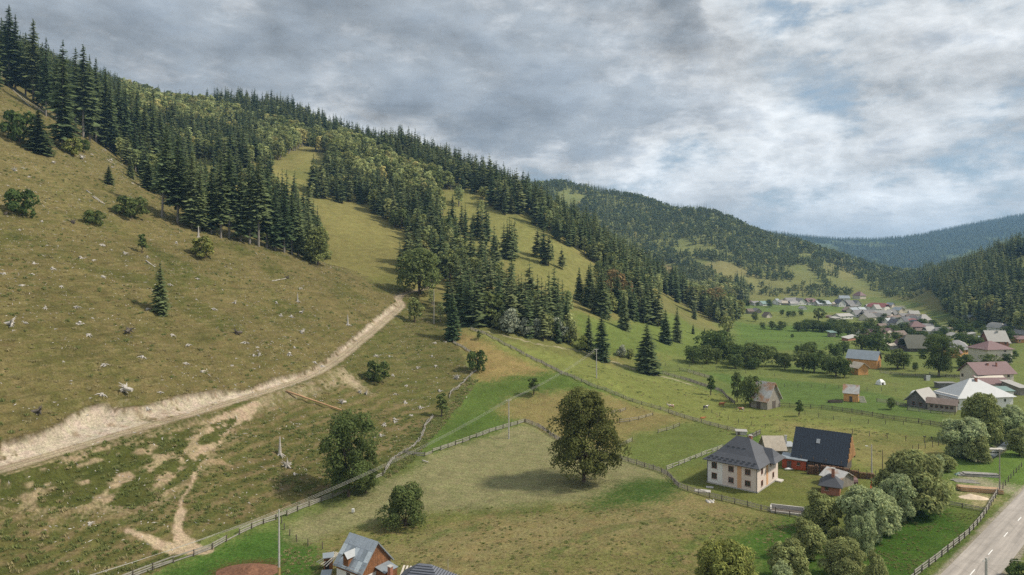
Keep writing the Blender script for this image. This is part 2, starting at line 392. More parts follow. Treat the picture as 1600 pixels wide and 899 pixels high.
def streak(line_px, w, c, k=1.0, warp=1.0, soft=0.0, world=False):
    L = line_px if world else world_poly(line_px)
    L = smooth_line(L, 2.0); a = np.array(L); mx0, my0 = a.min(0) - 12; mx1, my1 = a.max(0) + 12
    idx = np.nonzero((X > mx0) & (X < mx1) & (Y > my0) & (Y < my1))[0]
    if not len(idx): return
    xs, ys_ = X[idx], Y[idx]
    d, arc = seg_dist(xs, ys_, L); tot = sum(math.dist(p, q) for p, q in zip(L[:-1], L[1:]))
    ww = np.interp(arc / tot, np.linspace(0, 1, len(w)), w) if hasattr(w, '__len__') else w
    e = np.abs(d) - ww / 2 + warp * (n3[idx] * 1.6 + n2[idx] * 1.6)
    m = (1 - sstep(-.25, .25, e)) * k
    if soft: m *= sstep(-soft, soft, n3[idx] + .1)
    C_[idx] = C_[idx] * (1 - m[:, None]) + np.asarray(c)[None] * m[:, None]

DIRT = lin(188, 166, 138); DIRT2 = lin(172, 142, 112); TAN = lin(160, 136, 82); GRN = lin(96, 112, 52); BGRN = lin(80, 104, 40); HAY = lin(150, 143, 100)
# valley floor patches
paint([(1040,590),(1200,640),(1470,690),(1500,720),(1360,760),(1210,700),(1140,672),(1090,658),(960,620),(860,580),(740,520),(830,545),(930,565),(1000,588)], lin(132,136,66))
paint([(1200,655),(1300,668),(1470,690),(1470,725),(1390,740),(1240,690)], lin(148,136,80), .8)
paint([(1280,690),(1400,672),(1470,688),(1420,700)], lin(112,118,56), .7, soft=.3)
paint([(700,515),(760,537),(868,582),(830,587),(740,600),(745,560),(712,535)], TAN)
paint([(640,712),(675,668),(712,640),(735,600),(830,585),(875,580),(935,605),(1000,628),(960,622),(920,612),(850,615),(800,625),(775,642),(822,662),(660,716)], lin(96,116,46))
paint([(650,705),(690,662),(760,640),(795,660),(700,690)], BGRN, .55, 3)
paint([(775,642),(800,624),(850,615),(920,611),(960,622),(1095,659),(1060,664),(985,681),(968,716),(870,687),(820,660)], lin(146,130,78))
paint([(985,681),(1060,664),(1095,659),(1145,673),(1130,690),(1045,738),(966,717)], lin(112,122,58))
paint([(640,800),(700,795),(900,780),(1060,760),(1100,775),(1260,810),(1180,830),(1090,899),(1100,960),(380,960),(440,860),(560,822)], lin(148,130,84), 1, 3)
paint([(640,800),(900,780),(1260,810),(1100,899),(440,899)], lin(118,122,58), .8, 3, soft=.16)
paint([(800,800),(1100,775),(1060,830),(700,899),(560,860)], lin(168,144,108), .5, 4, soft=.1)
for L in ([(850,899),(860,870),(900,845),(960,825),(1050,812)], [(1050,880),(1075,855),(1100,840)], [(660,850),(700,830),(760,825)]): streak(L, 2.6, BGRN, .5, .9, .3)
paint([(480,850),(560,815),(640,800),(820,786),(900,788),(900,800),(700,812),(640,830)], lin(108,118,48), .7, 3, soft=.4)
paint([(600,745),(655,716),(820,662),(870,687),(965,717),(1045,742),(1052,752),(1010,748),(985,758),(960,774),(905,785),(850,787),(800,795),(700,798),(640,805),(580,815),(470,848),(425,848),(470,812),(545,790)], HAY, 1, 1.2)
idx_hay = in_poly(X, Y, world_poly([(600,745),(655,716),(820,662),(870,687),(965,717),(1045,742),(905,785),(700,798),(470,848),(425,848)]))
row = np.sin((X * .35 + Y * .94) * 2 * math.pi / 2.6 + n2 * 5)
mixc(idx_hay * sstep(.1, .9, row + n3 * 3) * .2, lin(112, 116, 70)); mixc(idx_hay * sstep(.15, .3, n1 + n3 * .4) * .4, lin(116, 122, 72))
paint([(902,795),(930,780),(972,757),(1005,745),(1045,752),(1072,770),(1040,786),(960,796),(920,804)], lin(74,100,38), 1, 2.4)
paint([(700,798),(790,790),(870,790),(870,797),(760,803)], lin(84,104,36), .8, 1.6, soft=.3)
paint([(215,905),(320,866),(435,822),(455,850),(505,853),(500,899),(500,960),(180,960)], lin(76,110,36), 1, 1.2)
paint([(610,728),(640,712),(668,716),(640,740),(600,752),(560,776),(560,765)], lin(96,108,44), .9, 1.5)
paint([(1060,740),(1140,700),(1220,720),(1350,735),(1370,790),(1300,830),(1210,800),(1080,770)], lin(116,120,56), 1, 1.5)
paint([(1225,740),(1300,735),(1310,760),(1250,775)], lin(146,132,84), .5, 2, soft=.25)
paint([(1140,840),(1250,805),(1300,830),(1290,960),(1160,960),(1190,880)], lin(74,106,32), 1, 2)
paint([(1360,780),(1500,790),(1545,800),(1500,850),(1440,905),(1400,960),(1340,960),(1330,850)], lin(70,104,28), 1, 1.5)
paint([(1400,860),(1480,820),(1500,840),(1440,899)], lin(98,124,44), .5, 3, soft=.2)
paint([(1480,700),(1600,690),(1640,760),(1560,770),(1470,750)], lin(104,130,50), 1, 1.5)
paint([(1470,745),(1560,770),(1590,775),(1520,830),(1470,780)], lin(110,122,54), 1, 1.5)
paint([(1497,772),(1530,765),(1565,780),(1520,795)], lin(206,180,142), 1, 1.2, soft=.6)
paint([(1500,738),(1560,755),(1600,762),(1590,772),(1540,762),(1500,752)], lin(170,158,132), .9, 1.2)
paint([(1166,676),(1186,678),(1192,692),(1170,690)], lin(74,118,34), .9, 1.0)
# village greens
paint([(1150,505),(1330,508),(1400,520),(1340,530),(1150,530)], lin(100,126,50), .9, 3)
paint([(1150,530),(1300,530),(1330,545),(1150,548)], lin(98,122,52), .8, 3)
paint([(1100,580),(1210,592),(1300,600),(1470,640),(1480,660),(1300,640),(1200,625)], lin(96,120,54), .9, 2)
paint([(1150,480),(1240,478),(1330,485),(1300,505),(1150,498)], lin(128,134,66), .8, 4)
paint([(1130,476),(1330,476),(1340,488),(1130,486)], lin(104,126,60), .8, 4)
paint([(1390,478),(1412,478),(1432,500),(1408,502)], lin(168,160,146), .9, 1)
paint([(1470,508),(1500,512),(1510,520),(1480,518)], lin(176,160,140), .8, 1)
paint([(1410,488),(1450,490),(1450,500),(1420,498)], lin(150,144,76), .8, 1)
for yy, x0, x1 in [(516,1150,1300),(525,1150,1340),(534,1150,1345),(498,1150,1270),(508,1140,1330),(579,1000,1160),(480,1150,1200)]:
    streak([(x0, yy), ((x0 + x1) / 2, yy + 1), (x1, yy)], 1.3, lin(66, 84, 38), .7, .6)
# gravel farm track at the foot of the wooded hill
streak([(745,517),(830,535),(900,548),(960,566),(1010,583),(1050,592),(1082,602)], [1.2,1.5,1.6,1.6,2.6,3,1.5], lin(186,170,142), .9, .7, .35)
streak([(640,466),(660,462),(690,452)], 2.0, lin(120,108,76), .6, .6)
# mid hill meadows look straw coloured in patches
paint([(470,310),(558,316),(600,345),(650,382),(632,410),(622,440),(640,462),(560,430),(480,390)], lin(136,126,70), .85, 4)
paint([(560,430),(622,425),(640,462),(600,455)], lin(100,104,48), .6, 4)
paint([(683,302),(735,305),(790,340),(855,375),(938,424),(930,440),(885,470),(840,445),(770,400),(700,345)], lin(138,134,72), .85, 5)
paint([(890,482),(935,500),(990,500),(1060,490),(1140,525),(1130,560),(1000,560),(900,550)], lin(112,128,56), .9, 4)
paint([(1010,470),(1040,468),(1130,518),(1100,520),(1060,495)], lin(132,126,74), .7, 3)
# far hill meadows
paint([(1095,415),(1130,408),(1190,430),(1215,445),(1160,450),(1110,430)], lin(146,136,84), .9, 6)
paint([(1140,430),(1200,432),(1290,458),(1240,462),(1140,458)], lin(134,132,76), .9, 6)
paint([(1020,412),(1060,420),(1040,432),(1020,428)], lin(158,134,88), .9, 5)
paint([(885,282),(915,283),(930,292),(890,292)], lin(160,136,84), .9, 6)
paint([(1283,416),(1310,412),(1350,430),(1330,440),(1290,425)], lin(138,132,78), .9, 6)
paint([(1560,418),(1600,398),(1640,400),(1640,430),(1590,430)], lin(142,142,74), .9, 6)
# dirt track, its cut bank and the worn paths below it
bank = [p for p in TRACK_S if p[1] < 335] + [p for p in reversed(BANKTOP)]
paint(bank, lin(204, 184, 166), 1, .3, world=True)
mbk = in_poly(X, Y, bank)
mixc(mbk * sstep(.0, .3, n2 + n3 * .7) * .75, lin(170, 142, 112)); mixc(mbk * sstep(.16, .26, n3 + n2 * .6) * .9, lin(112, 98, 60)); mixc(mbk * sstep(.12, .3, fbm(X / .8, Y / .8, 48, 2)) * .45, lin(222, 204, 180)); mixc(mbk * sstep(.15, .3, -n3) * .6, lin(150, 118, 92))
paint([(90,680),(190,640),(260,660),(150,690)], lin(204,190,176), .6, 1.5, soft=.3)
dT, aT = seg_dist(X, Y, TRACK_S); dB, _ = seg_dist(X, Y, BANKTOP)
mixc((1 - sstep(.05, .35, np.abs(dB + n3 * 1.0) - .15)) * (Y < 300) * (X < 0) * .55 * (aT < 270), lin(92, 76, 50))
mT = (1 - sstep(1.8, 2.3, np.abs(dT) + n3 * .9)) * (X < 0)
mixc(mT, lin(176, 154, 130)); mixc(mT * (np.abs(np.abs(dT) - .85) < .33) * .8, lin(200, 180, 152)); mixc(mT * sstep(.1, .3, n2) * .3, lin(152, 128, 98))
streak([(-20,748),(70,725),(200,686),(330,648)], 1.4, lin(92,92,48), .7, .8)
streak([(405,628),(377,647),(350,663),(327,687),(310,710),(300,727),(303,747),(293,767),(283,780),(283,803),(277,827),(287,843),(300,853),(325,859)],
       [1.4,1.8,2.6,4.0,4.0,3.6,2.2,2.0,1.3,1.2,1.1,1.6,2.2,2.2], lin(196,168,142), 1, 1.0)
streak([(200,830),(230,840),(260,857),(320,860)], [1.2,2.2,2.0,2.2], lin(196,168,142), 1, 1.0)
streak([(270,745),(285,735),(300,728)], 1.2, DIRT2, .9, .8); streak([(330,720),(345,722),(360,728)], .8, DIRT2, .7, .7)
paint([(0,745),(330,662),(372,652),(300,742),(230,790),(160,790),(0,792)], lin(184,158,128), .9, 2, soft=-0.0)
spk = in_poly(X, Y, world_poly([(0,745),(330,662),(372,652),(300,742),(230,790),(160,790),(0,792)]))
keep = spk * (1 - sstep(.06, .17, fbm(X / 4.5 + Y / 12, Zf / 1.1, 61, 4) + n3 * .35))
mixc(keep, lin(92, 94, 44)); mixc(keep * sstep(-.05, .25, n3) * .6, lin(70, 80, 32))
paint([(528,578),(540,575),(562,598),(584,618),(570,612),(548,602)], DIRT, 1, .7)
paint([(470,602),(531,578),(552,600),(520,602),(500,612),(440,628),(400,650),(395,625)], lin(178,158,128), .85, 1.0, soft=.25)
# thin worn scars on the lower slope
for L in ([(560,712),(600,690),(650,655)], [(420,640),(470,632),(540,640)], [(590,700),(570,730)]): streak(L, .8, lin(146,122,92), .6, .5, .3)
# brown soil heap by the pole, road verge
paint([(330,892),(360,882),(405,877),(432,884),(440,905),(330,905)], lin(110,72,52), 1, 1.0)
dR, _ = seg_dist(X, Y, ROAD_S)
mixc((1 - sstep(3.6, 4.4, np.abs(dR) + n3 * .9 + n2 * .5)) * (X > 10), lin(170, 158, 140))
# the stream bed in the willows
STREAM = smooth_line([(66,116),(78,130),(92,148),(104,160),(116,172),(128,182),(141,194),(156,208),(175,222)], 3)
dS, _ = seg_dist(X, Y, STREAM)
mixc((1 - sstep(1.2, 2.4, np.abs(dS) + n3)) * .8 * (Y > 176), lin(128, 122, 104))

lum_ = C_ @ np.array([.3, .6, .1]); C_[:] = C_ * .86 + lum_[:, None] * np.array([.15, .135, .115]); C_ *= np.where(base_h(X, Y) > 60, .80, .74)[:, None]
def build_ground():
    n, m = GZ.shape
    Zg = GZ.copy().ravel()
    Zg -= .8 * (1 - sstep(.6, 2.4, np.abs(dS))) * (Y > 174)
    me = bpy.data.meshes.new('ground')
    me.vertices.add(n * m); me.vertices.foreach_set('co', np.stack([X, Y, Zg], -1).astype(np.float32).ravel())
    idx = np.arange(n * m).reshape(n, m); q = np.stack([idx[:-1, :-1], idx[:-1, 1:], idx[1:, 1:], idx[1:, :-1]], -1).reshape(-1, 4)
    me.loops.add(q.size); me.loops.foreach_set('vertex_index', q.ravel().astype(np.int32))
    me.polygons.add(len(q)); me.polygons.foreach_set('loop_start', (np.arange(len(q)) * 4).astype(np.int32))
    me.update(calc_edges=True); me.shade_smooth()
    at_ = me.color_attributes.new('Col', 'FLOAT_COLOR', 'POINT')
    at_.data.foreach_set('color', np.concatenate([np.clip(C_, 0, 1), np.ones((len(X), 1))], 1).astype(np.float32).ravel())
    o = link(bpy.data.objects.new('ground', me)); tag(o, kind='structure')
    mt = bpy.data.materials.new('ground'); mt.use_nodes = True; g = NT(mt.node_tree); b = g.n['Principled BSDF']
    b.inputs['Roughness'].default_value = 1.0; b.inputs['Specular IOR Level'].default_value = 0.05
    a = g.new('ShaderNodeAttribute', attribute_name='Col'); ge = g.new('ShaderNodeNewGeometry'); P = ge.outputs['Position']
    f1 = g.noise(P, 1.9, 6, .75); f2 = g.noise(P, .22, 4, .6); f3 = g.noise(P, 6.0, 3, .6); f4 = g.noise(P, .03, 4, .6)
    k = g.math('MULTIPLY', g.mapr(f1, .3, .7, .52, 1.46), g.math('MULTIPLY', g.mapr(f2, .3, .7, .84, 1.16), g.mapr(f3, .3, .7, .8, 1.2)))
    k = g.math('MULTIPLY', k, g.mapr(f4, .3, .7, .9, 1.1))
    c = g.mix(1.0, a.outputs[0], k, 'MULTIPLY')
    hue = g.noise(P, .5, 3, .6)
    c = g.mix(g.mapr(hue, .35, .65, 0, .35), c, g.mix(1.0, c, (0.78, 1.06, 0.72), 'MULTIPLY'))
    g.link(c, b.inputs['Base Color'])
    bp = g.new('ShaderNodeBump'); bp.inputs['Strength'].default_value = .8; bp.inputs['Distance'].default_value = .35
    g.link(g.math('ADD', f1, g.math('MULTIPLY', f3, .5)), bp.inputs['Height']); g.link(bp.outputs[0], b.inputs['Normal'])
    me.materials.append(mt); return o
ground_ob = build_ground()
# ------------------------------------------------------------------ mesh and material helpers
def mesh_np(name, V, F, mats, cols=None, midx=None, smooth=False):
    V = np.asarray(V, np.float32); F = [np.asarray(f, np.int32) for f in (F if isinstance(F, list) else [F]) if len(f)]
    me = bpy.data.meshes.new(name)
    me.vertices.add(len(V)); me.vertices.foreach_set('co', V.ravel())
    tot = sum(f.size for f in F); me.loops.add(tot); me.loops.foreach_set('vertex_index', np.concatenate([f.ravel() for f in F]))
    st = []; s = 0
    for f in F: st.append(s + np.arange(len(f)) * f.shape[1]); s += f.size
    me.polygons.add(sum(len(f) for f in F)); me.polygons.foreach_set('loop_start', np.concatenate(st).astype(np.int32))
    if midx is not None: me.polygons.foreach_set('material_index', np.asarray(midx, np.int32))
    me.update(calc_edges=True)
    if cols is not None:
        a = me.color_attributes.new('Col', 'FLOAT_COLOR', 'POINT')
        a.data.foreach_set('color', np.concatenate([np.asarray(cols), np.ones((len(V), 1))], 1).astype(np.float32).ravel())
    for m in (mats if isinstance(mats, (list, tuple)) else [mats]): me.materials.append(m)
    if smooth: me.shade_smooth()
    return me
def leaf_mat(name, c1, c2, trans=.3, warm=None):
    """leaves: colour runs between c1 and c2 from tree to tree, and per spray by the mesh colour"""
    mt = bpy.data.materials.new(name); mt.use_nodes = True; g = NT(mt.node_tree); g.n.clear()
    out = g.new('ShaderNodeOutputMaterial'); oi = g.new('ShaderNodeObjectInfo'); a = g.new('ShaderNodeAttribute', attribute_name='Col')
    st = [(0, c1), (1, c2)] if warm is None else [(0, c1), (.84, c2), (.97, warm), (1, warm)]
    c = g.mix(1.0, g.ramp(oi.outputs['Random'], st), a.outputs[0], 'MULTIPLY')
    df = g.new('ShaderNodeBsdfDiffuse'); tr = g.new('ShaderNodeBsdfTranslucent'); ms = g.new('ShaderNodeMixShader')
    g.link(c, df.inputs[0]); g.link(c, tr.inputs[0]); ms.inputs[0].default_value = trans
    g.link(df.outputs[0], ms.inputs[1]); g.link(tr.outputs[0], ms.inputs[2]); g.link(ms.outputs[0], out.inputs[0])
    return mt
MATS = {}
def mat(name, c, rough=.8, metal=0.0, noise=(4.0, .15), spec=.3, bump=0.0, c2=None, bands=None):
    """plain procedural material: base colour broken up by noise (scale, amount), optional second colour in patches"""
    if name in MATS: return MATS[name]
    mt = bpy.data.materials.new(name); mt.use_nodes = True; g = NT(mt.node_tree); b = g.n['Principled BSDF']
    tc = g.new('ShaderNodeTexCoord'); P = tc.outputs['Object']
    n = g.noise(P, noise[0], 5, .6); n0 = g.noise(P, noise[0] * .2, 3, .5)
    k = g.math('MULTIPLY', g.mapr(n, .3, .7, 1 - noise[1], 1 + noise[1]), g.mapr(n0, .3, .7, 1 - noise[1] * .6, 1 + noise[1] * .6))
    base = tuple(c)
    if c2 is not None: base = g.mix(g.mapr(n0, .45, .6, 0, 1), tuple(c), tuple(c2))
    cc = g.mix(1.0, base, k, 'MULTIPLY'); g.link(cc, b.inputs['Base Color'])
    b.inputs['Roughness'].default_value = rough; b.inputs['Metallic'].default_value = metal; b.inputs['Specular IOR Level'].default_value = spec
    if bump:
        bp = g.new('ShaderNodeBump'); bp.inputs['Strength'].default_value = .6; bp.inputs['Distance'].default_value = bump
        g.link(n, bp.inputs['Height']); g.link(bp.outputs[0], b.inputs['Normal'])
    MATS[name] = mt; return mt
BARK = mat('bark', (.10, .075, .055), .95, noise=(3, .3))
BARK_G = mat('grey_bark', (.20, .18, .155), .95, noise=(3, .3))
SPRUCE_M = leaf_mat('spruce_needles', (.065, .098, .045), (.15, .18, .078), .28)
SPRUCE_Y = leaf_mat('light_spruce_needles', (.14, .165, .075), (.19, .21, .09), .3)
LEAF_M = leaf_mat('green_leaves', (.16, .20, .07), (.28, .30, .11), .38, warm=(.33, .31, .12))
LEAF_P = leaf_mat('pale_birch_leaves', (.32, .37, .16), (.44, .46, .20), .38, warm=(.52, .47, .19))
LEAF_D = leaf_mat('dark_leaves', (.095, .14, .045), (.15, .185, .065), .4)
LEAF_O = leaf_mat('orange_leaves', (.30, .19, .09), (.27, .20, .09), .3)
LEAF_B = leaf_mat('brownish_maple_leaves', (.14, .155, .05), (.15, .16, .052), .35)
LEAF_Y = leaf_mat('yellow_green_leaves', (.24, .27, .075), (.26, .27, .08), .35)
LEAF_W = leaf_mat('silver_willow_leaves', (.34, .40, .19), (.37, .42, .22), .35)
LEAF_W2 = leaf_mat('pale_willow_leaves', (.32, .35, .25), (.38, .40, .30), .3)
LEAF_WG = leaf_mat('olive_willow_leaves', (.26, .29, .11), (.29, .31, .13), .35)

def tube_np(pts, rad, sides=6):
    V = []; F = []
    pts = [np.array(p, float) for p in pts]
    for i, p in enumerate(pts):
        d = pts[min(i + 1, len(pts) - 1)] - pts[max(i - 1, 0)]; d /= np.linalg.norm(d) + 1e-9
        a = np.cross(d, [0, 0, 1.0] if abs(d[2]) < .9 else [1.0, 0, 0]); a /= np.linalg.norm(a); b = np.cross(d, a)
        for k in range(sides):
            t = 2 * math.pi * k / sides; V.append(p + rad[i] * (math.cos(t) * a + math.sin(t) * b))
    for i in range(len(pts) - 1):
        for k in range(sides):
            F.append((i * sides + k, i * sides + (k + 1) % sides, (i + 1) * sides + (k + 1) % sides, (i + 1) * sides + k))
    return np.array(V), np.array(F)
def join_np(parts):
    V = []; F = []; o = 0
    for v, f in parts: V.append(v); F.append(f + o); o += len(v)
    return np.concatenate(V), np.concatenate(F)

def spruce_crown(rng, h=24., r=4.2, cb=.06, layers=24, nb=7, K=4, ragged=.2, thin=0.0, wf=.34):
    V = []; F = []; C = []; o = 0
    for L in range(layers):
        t = L / (layers - 1); z = h * (cb + (1 - cb) * t) * .985
        rr = r * ((1 - t) ** .66) * (1.0 if t > .08 else .82) + .2
        k = max(4, int(round(nb * (1 - .35 * t))))
        a0 = rng.random() * 6.28
        for j in range(k):
            if rng.random() < thin: continue
            a = a0 + 6.283 * j / k + rng.normal(0, .22); Lb = rr * rng.uniform(1 - ragged * 1.6, 1 + ragged)
            zz = z + rng.normal(0, h / layers * .6)
            dirx, diry = math.cos(a), math.sin(a); px_, py_ = -diry, dirx
            dr = rng.uniform(.3, .75) * (1 - t * .75); w0 = max(.3, Lb * wf) * rng.uniform(.8, 1.2)
            sh = rng.uniform(.72, 1.28); tw = rng.normal(0, .15)
            ii = []
            for q in range(K + 1):
                s = q / K; R_ = Lb * s; dz = -dr * R_ + .22 * dr * R_ * s * s
                w = w0 * (math.sin(math.pi * min(1, s * .85 + .12)) ** .7) * (1.25 if q % 2 else .7) * (0 if q == K else 1)
                dp = w * rng.uniform(.35, .8)
                V.append((dirx * R_, diry * R_, zz + dz))
                V.append((dirx * R_ * .97 + px_ * w, diry * R_ * .97 + py_ * w, zz + dz - dp + tw * w))
                V.append((dirx * R_ * .97 - px_ * w, diry * R_ * .97 - py_ * w, zz + dz - dp - tw * w))
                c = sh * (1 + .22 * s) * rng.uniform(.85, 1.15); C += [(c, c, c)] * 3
            for q in range(K):
                b = o + q * 3
                F.append((b, b + 1, b + 4, b + 3)); F.append((b, b + 3, b + 5, b + 2))
            o += (K + 1) * 3
    # leader
    v, f = tube_np([(0, 0, h * .95), (0, 0, h)], [.16, .05], 3)
    V = np.concatenate([np.array(V), v]); F = np.concatenate([np.array(F), f + o]); C = np.concatenate([np.array(C), np.ones((len(v), 3)) * .9])
    return V, F, C
def spruce_trunk(h, rb=.32, dead=0, rng=None):
    parts = [tube_np([(0, 0, -1.0), (0, 0, h * .3), (0, 0, h * .92)], [rb * 1.25, rb * .8, .06], 6)]
    for i in range(dead):
        z = h * rng.uniform(.1, .45); a = rng.random() * 6.28; L = rng.uniform(.8, 2.2)
        parts.append(tube_np([(0, 0, z), (math.cos(a) * L, math.sin(a) * L, z - .25 * L)], [.05, .015], 3))
    return join_np(parts)
def leaf_quads(rng, centers, rads, per, size, squash=.85, up=.25, elong=1.0, hang=0.0, inner=.25):
    n = len(centers) * per
    ci = np.repeat(np.arange(len(centers)), per)
    d = rng.normal(0, 1, (n, 3)); d /= np.linalg.norm(d, axis=1)[:, None]; d[:, 2] = np.where(d[:, 2] < -.55, -d[:, 2], d[:, 2])
    rr = np.asarray(rads)[ci] * (1 - inner * rng.random(n) ** 2) * rng.uniform(.82, 1.22, n)
    P = np.asarray(centers)[ci] + d * rr[:, None] * np.array([1, 1, squash])
    nrm = d + rng.normal(0, .55, (n, 3)) + np.array([0, 0, up]); nrm /= np.linalg.norm(nrm, axis=1)[:, None]
    t = np.cross(nrm, rng.normal(0, 1, (n, 3)));
    if hang:
        dn = np.array([0.15, 0, -1.0]) * hang + rng.normal(0, .5, (n, 3)); t = dn - nrm * (dn * nrm).sum(1)[:, None]
    t /= np.linalg.norm(t, axis=1)[:, None] + 1e-9; b = np.cross(nrm, t)
    s = size * rng.uniform(.6, 1.35, n)[:, None]
    V = np.stack([P - t * s * elong * .5, P + b * s * .42, P + t * s * elong * .6, P - b * s * .42], 1).reshape(-1, 3)
    F = np.arange(n * 4).reshape(n, 4)
    lob = rng.uniform(.8, 1.2, len(centers))[ci]; c = lob * rng.uniform(.72, 1.28, n)
    hue = rng.uniform(-.06, .06, n)
    C = np.repeat(np.stack([c * (1 + hue), c, c * (1 - hue)], 1), 4, 0)
    return V, F, C
def broadleaf(rng, h=12., w=9., cb=.22, lobes=16, per=60, size=.7, shape='round', elong=1.1, hang=0, nl=5, trunk=.28, lob=None):
    """crown of separate leafy lobes round real limbs; returns crown and wood"""
    cs = []; rs = []
    for i in range(lobes):
        t = (i + .5) / lobes; z = cb * h + (h - cb * h) * (.10 + .80 * t)
        f = (z - cb * h) / (h - cb * h)
        prof = {'round': math.sin(math.pi * (f * .80 + .14)) ** .6, 'tall': (1 - f) ** .55 * (.55 + .45 * min(1, f * 4)), 'bell': (.62 + .38 * min(1, f * 3.2)) * (1 - max(0, f - .18) / .82) ** .62 + .08, 'wide': math.sin(math.pi * (f * .7 + .26)) ** .6}[shape]
        a = i * 2.4 + rng.normal(0, .35); R_ = w / 2 * prof * rng.uniform(.32, .86)
        rad = (lob or w * .2) * rng.uniform(.5, 1.3) * (.75 + .35 * prof)
        cs.append((math.cos(a) * R_, math.sin(a) * R_, z)); rs.append(rad)
    V, F, C = leaf_quads(rng, cs, rs, per, size, elong=elong, hang=hang)
    parts = [tube_np([(0, 0, -.6), (rng.normal(0, .1), rng.normal(0, .1), h * cb), (rng.normal(0, .3), rng.normal(0, .3), h * .7)], [trunk * 1.4, trunk, trunk * .3], 7)]
    for i in rng.permutation(lobes)[:nl]:
        c = cs[i]; z0 = h * rng.uniform(cb * .6, cb + .2)
        parts.append(tube_np([(0, 0, z0), (c[0] * .5, c[1] * .5, (z0 + c[2]) * .5 - .1 * h * .3), c], [trunk * .55, trunk * .3, .04], 4))
    return (V, F, C), join_np(parts)

PROTO = {}
def proto(key, crown, wood, leafm, barkm=BARK, h=1.0):
    V, F, C = crown; wv, wf = wood
    cm = mesh_np(key + '_crown', V, F, leafm, C); tm = mesh_np(key + '_trunk', wv, wf, barkm, smooth=True)
    V2 = np.concatenate([V, wv]); F2 = np.concatenate([F, wf + len(V)]); C2 = np.concatenate([C, np.ones((len(wv), 3))])
    jm = mesh_np(key, V2, F2, [leafm, barkm], C2, midx=np.concatenate([np.zeros(len(F)), np.ones(len(wf))]))
    PROTO[key] = (cm, tm, jm, h)
rg = np.random.default_rng(11)
for i in range(3):   # open grown, dense to the ground, fine detail
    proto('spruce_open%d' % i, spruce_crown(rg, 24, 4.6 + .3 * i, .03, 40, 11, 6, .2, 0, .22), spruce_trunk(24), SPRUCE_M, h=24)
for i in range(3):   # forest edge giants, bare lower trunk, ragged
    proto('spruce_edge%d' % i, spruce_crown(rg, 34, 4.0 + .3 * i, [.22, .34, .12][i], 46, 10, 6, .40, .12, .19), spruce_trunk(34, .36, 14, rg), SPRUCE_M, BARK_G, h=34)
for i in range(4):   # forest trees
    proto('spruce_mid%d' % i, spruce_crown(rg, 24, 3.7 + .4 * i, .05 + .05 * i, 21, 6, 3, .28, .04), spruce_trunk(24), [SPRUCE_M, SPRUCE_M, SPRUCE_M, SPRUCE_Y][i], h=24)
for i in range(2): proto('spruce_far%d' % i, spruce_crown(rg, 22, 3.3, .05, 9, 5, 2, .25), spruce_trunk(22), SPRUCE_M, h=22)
for i in range(3): proto('broad_mid%d' % i, *broadleaf(rg, 12, 8.5, .15, 14, 46, .95, ['round', 'tall', 'wide'][i]), LEAF_M, h=12)
for i in range(2): proto('birch_mid%d' % i, *broadleaf(rg, 15, 6.6, .18, 14, 44, .85, 'tall'), LEAF_P, BARK_G, h=15)
LEAF_F = leaf_mat('far_green_leaves', (.10, .14, .06), (.20, .225, .09), .3)
for i in range(2): proto('broad_far%d' % i, *broadleaf(rg, 12, 9.5, .1, 7, 20, 1.9, 'round', nl=1), LEAF_F, h=12)
proto('birch_far0', *broadleaf(rg, 13, 7.5, .1, 7, 18, 1.7, 'tall', nl=1), LEAF_P, h=13)
proto('orange_mid0', *broadleaf(rg, 13, 12, .15, 18, 60, .9, 'round'), LEAF_O, h=13)
for i in range(3): proto('orchard%d' % i, *broadleaf(rg, 7.5, 7.2, .12, 16, 90, .5, ['round', 'bell', 'round'][i], nl=7, trunk=.2), LEAF_D, h=7.5)
proto('bush0', *broadleaf(rg, 3.2, 4.4, .02, 9, 90, .42, 'wide', nl=4, trunk=.1), LEAF_D, h=3.2)
proto('bush1', *broadleaf(rg, 3.4, 3.4, .02, 9, 90, .42, 'round', nl=4, trunk=.1), LEAF_Y, h=3.4)
proto('sapling0', *broadleaf(rg, 5, 2.6, .2, 9, 60, .35, 'tall', nl=4, trunk=.09), LEAF_D, h=5)
proto('pale_bush0', *broadleaf(rg, 8, 6.4, .03, 14, 110, .55, 'round', elong=1.5, nl=5, trunk=.12), LEAF_W2, h=8)
proto('pale_bush1', *broadleaf(rg, 7, 6, .03, 12, 110, .55, 'round', elong=1.5, nl=5, trunk=.12), LEAF_WG, h=7)

tree_count = [0]
def tree(key, loc, h, label, name=None, cat='tree', group=None, rz=None, parts=True, wide=1.0, tilt=0.0):
    """one tree: an empty at its foot with trunk and crown (or a single mesh when it is only a few pixels tall)"""
    cm, tm, jm, h0 = PROTO[key]; s = h / h0; name = name or ('spruce_tree' if 'spruce' in key else 'broadleaf_tree')
    rz = random.random() * 6.28 if rz is None else rz
    if parts:
        r = link(bpy.data.objects.new(name, None)); r.empty_display_size = .5
        link(bpy.data.objects.new('trunk', tm), r); link(bpy.data.objects.new('crown', cm), r)
    else: r = link(bpy.data.objects.new(name, jm))
    r.location = loc; r.rotation_euler = (tilt, tilt * .5, rz); r.scale = (s * wide, s * wide, s)
    tag(r, label, cat, group); tree_count[0] += 1; return r
def tree_px(key, bx, by, top, label, **kw):
    p = at(bx, by); h = (by - top) * p.y / FOC
    return tree(key, (p.x, p.y, p.z - .15), h * 1.02, label, **kw)

ORD = 'first second third fourth fifth sixth seventh eighth ninth tenth eleventh twelfth thirteenth fourteenth fifteenth sixteenth seventeenth eighteenth nineteenth twentieth twenty-first twenty-second twenty-third twenty-fourth twenty-fifth'.split()
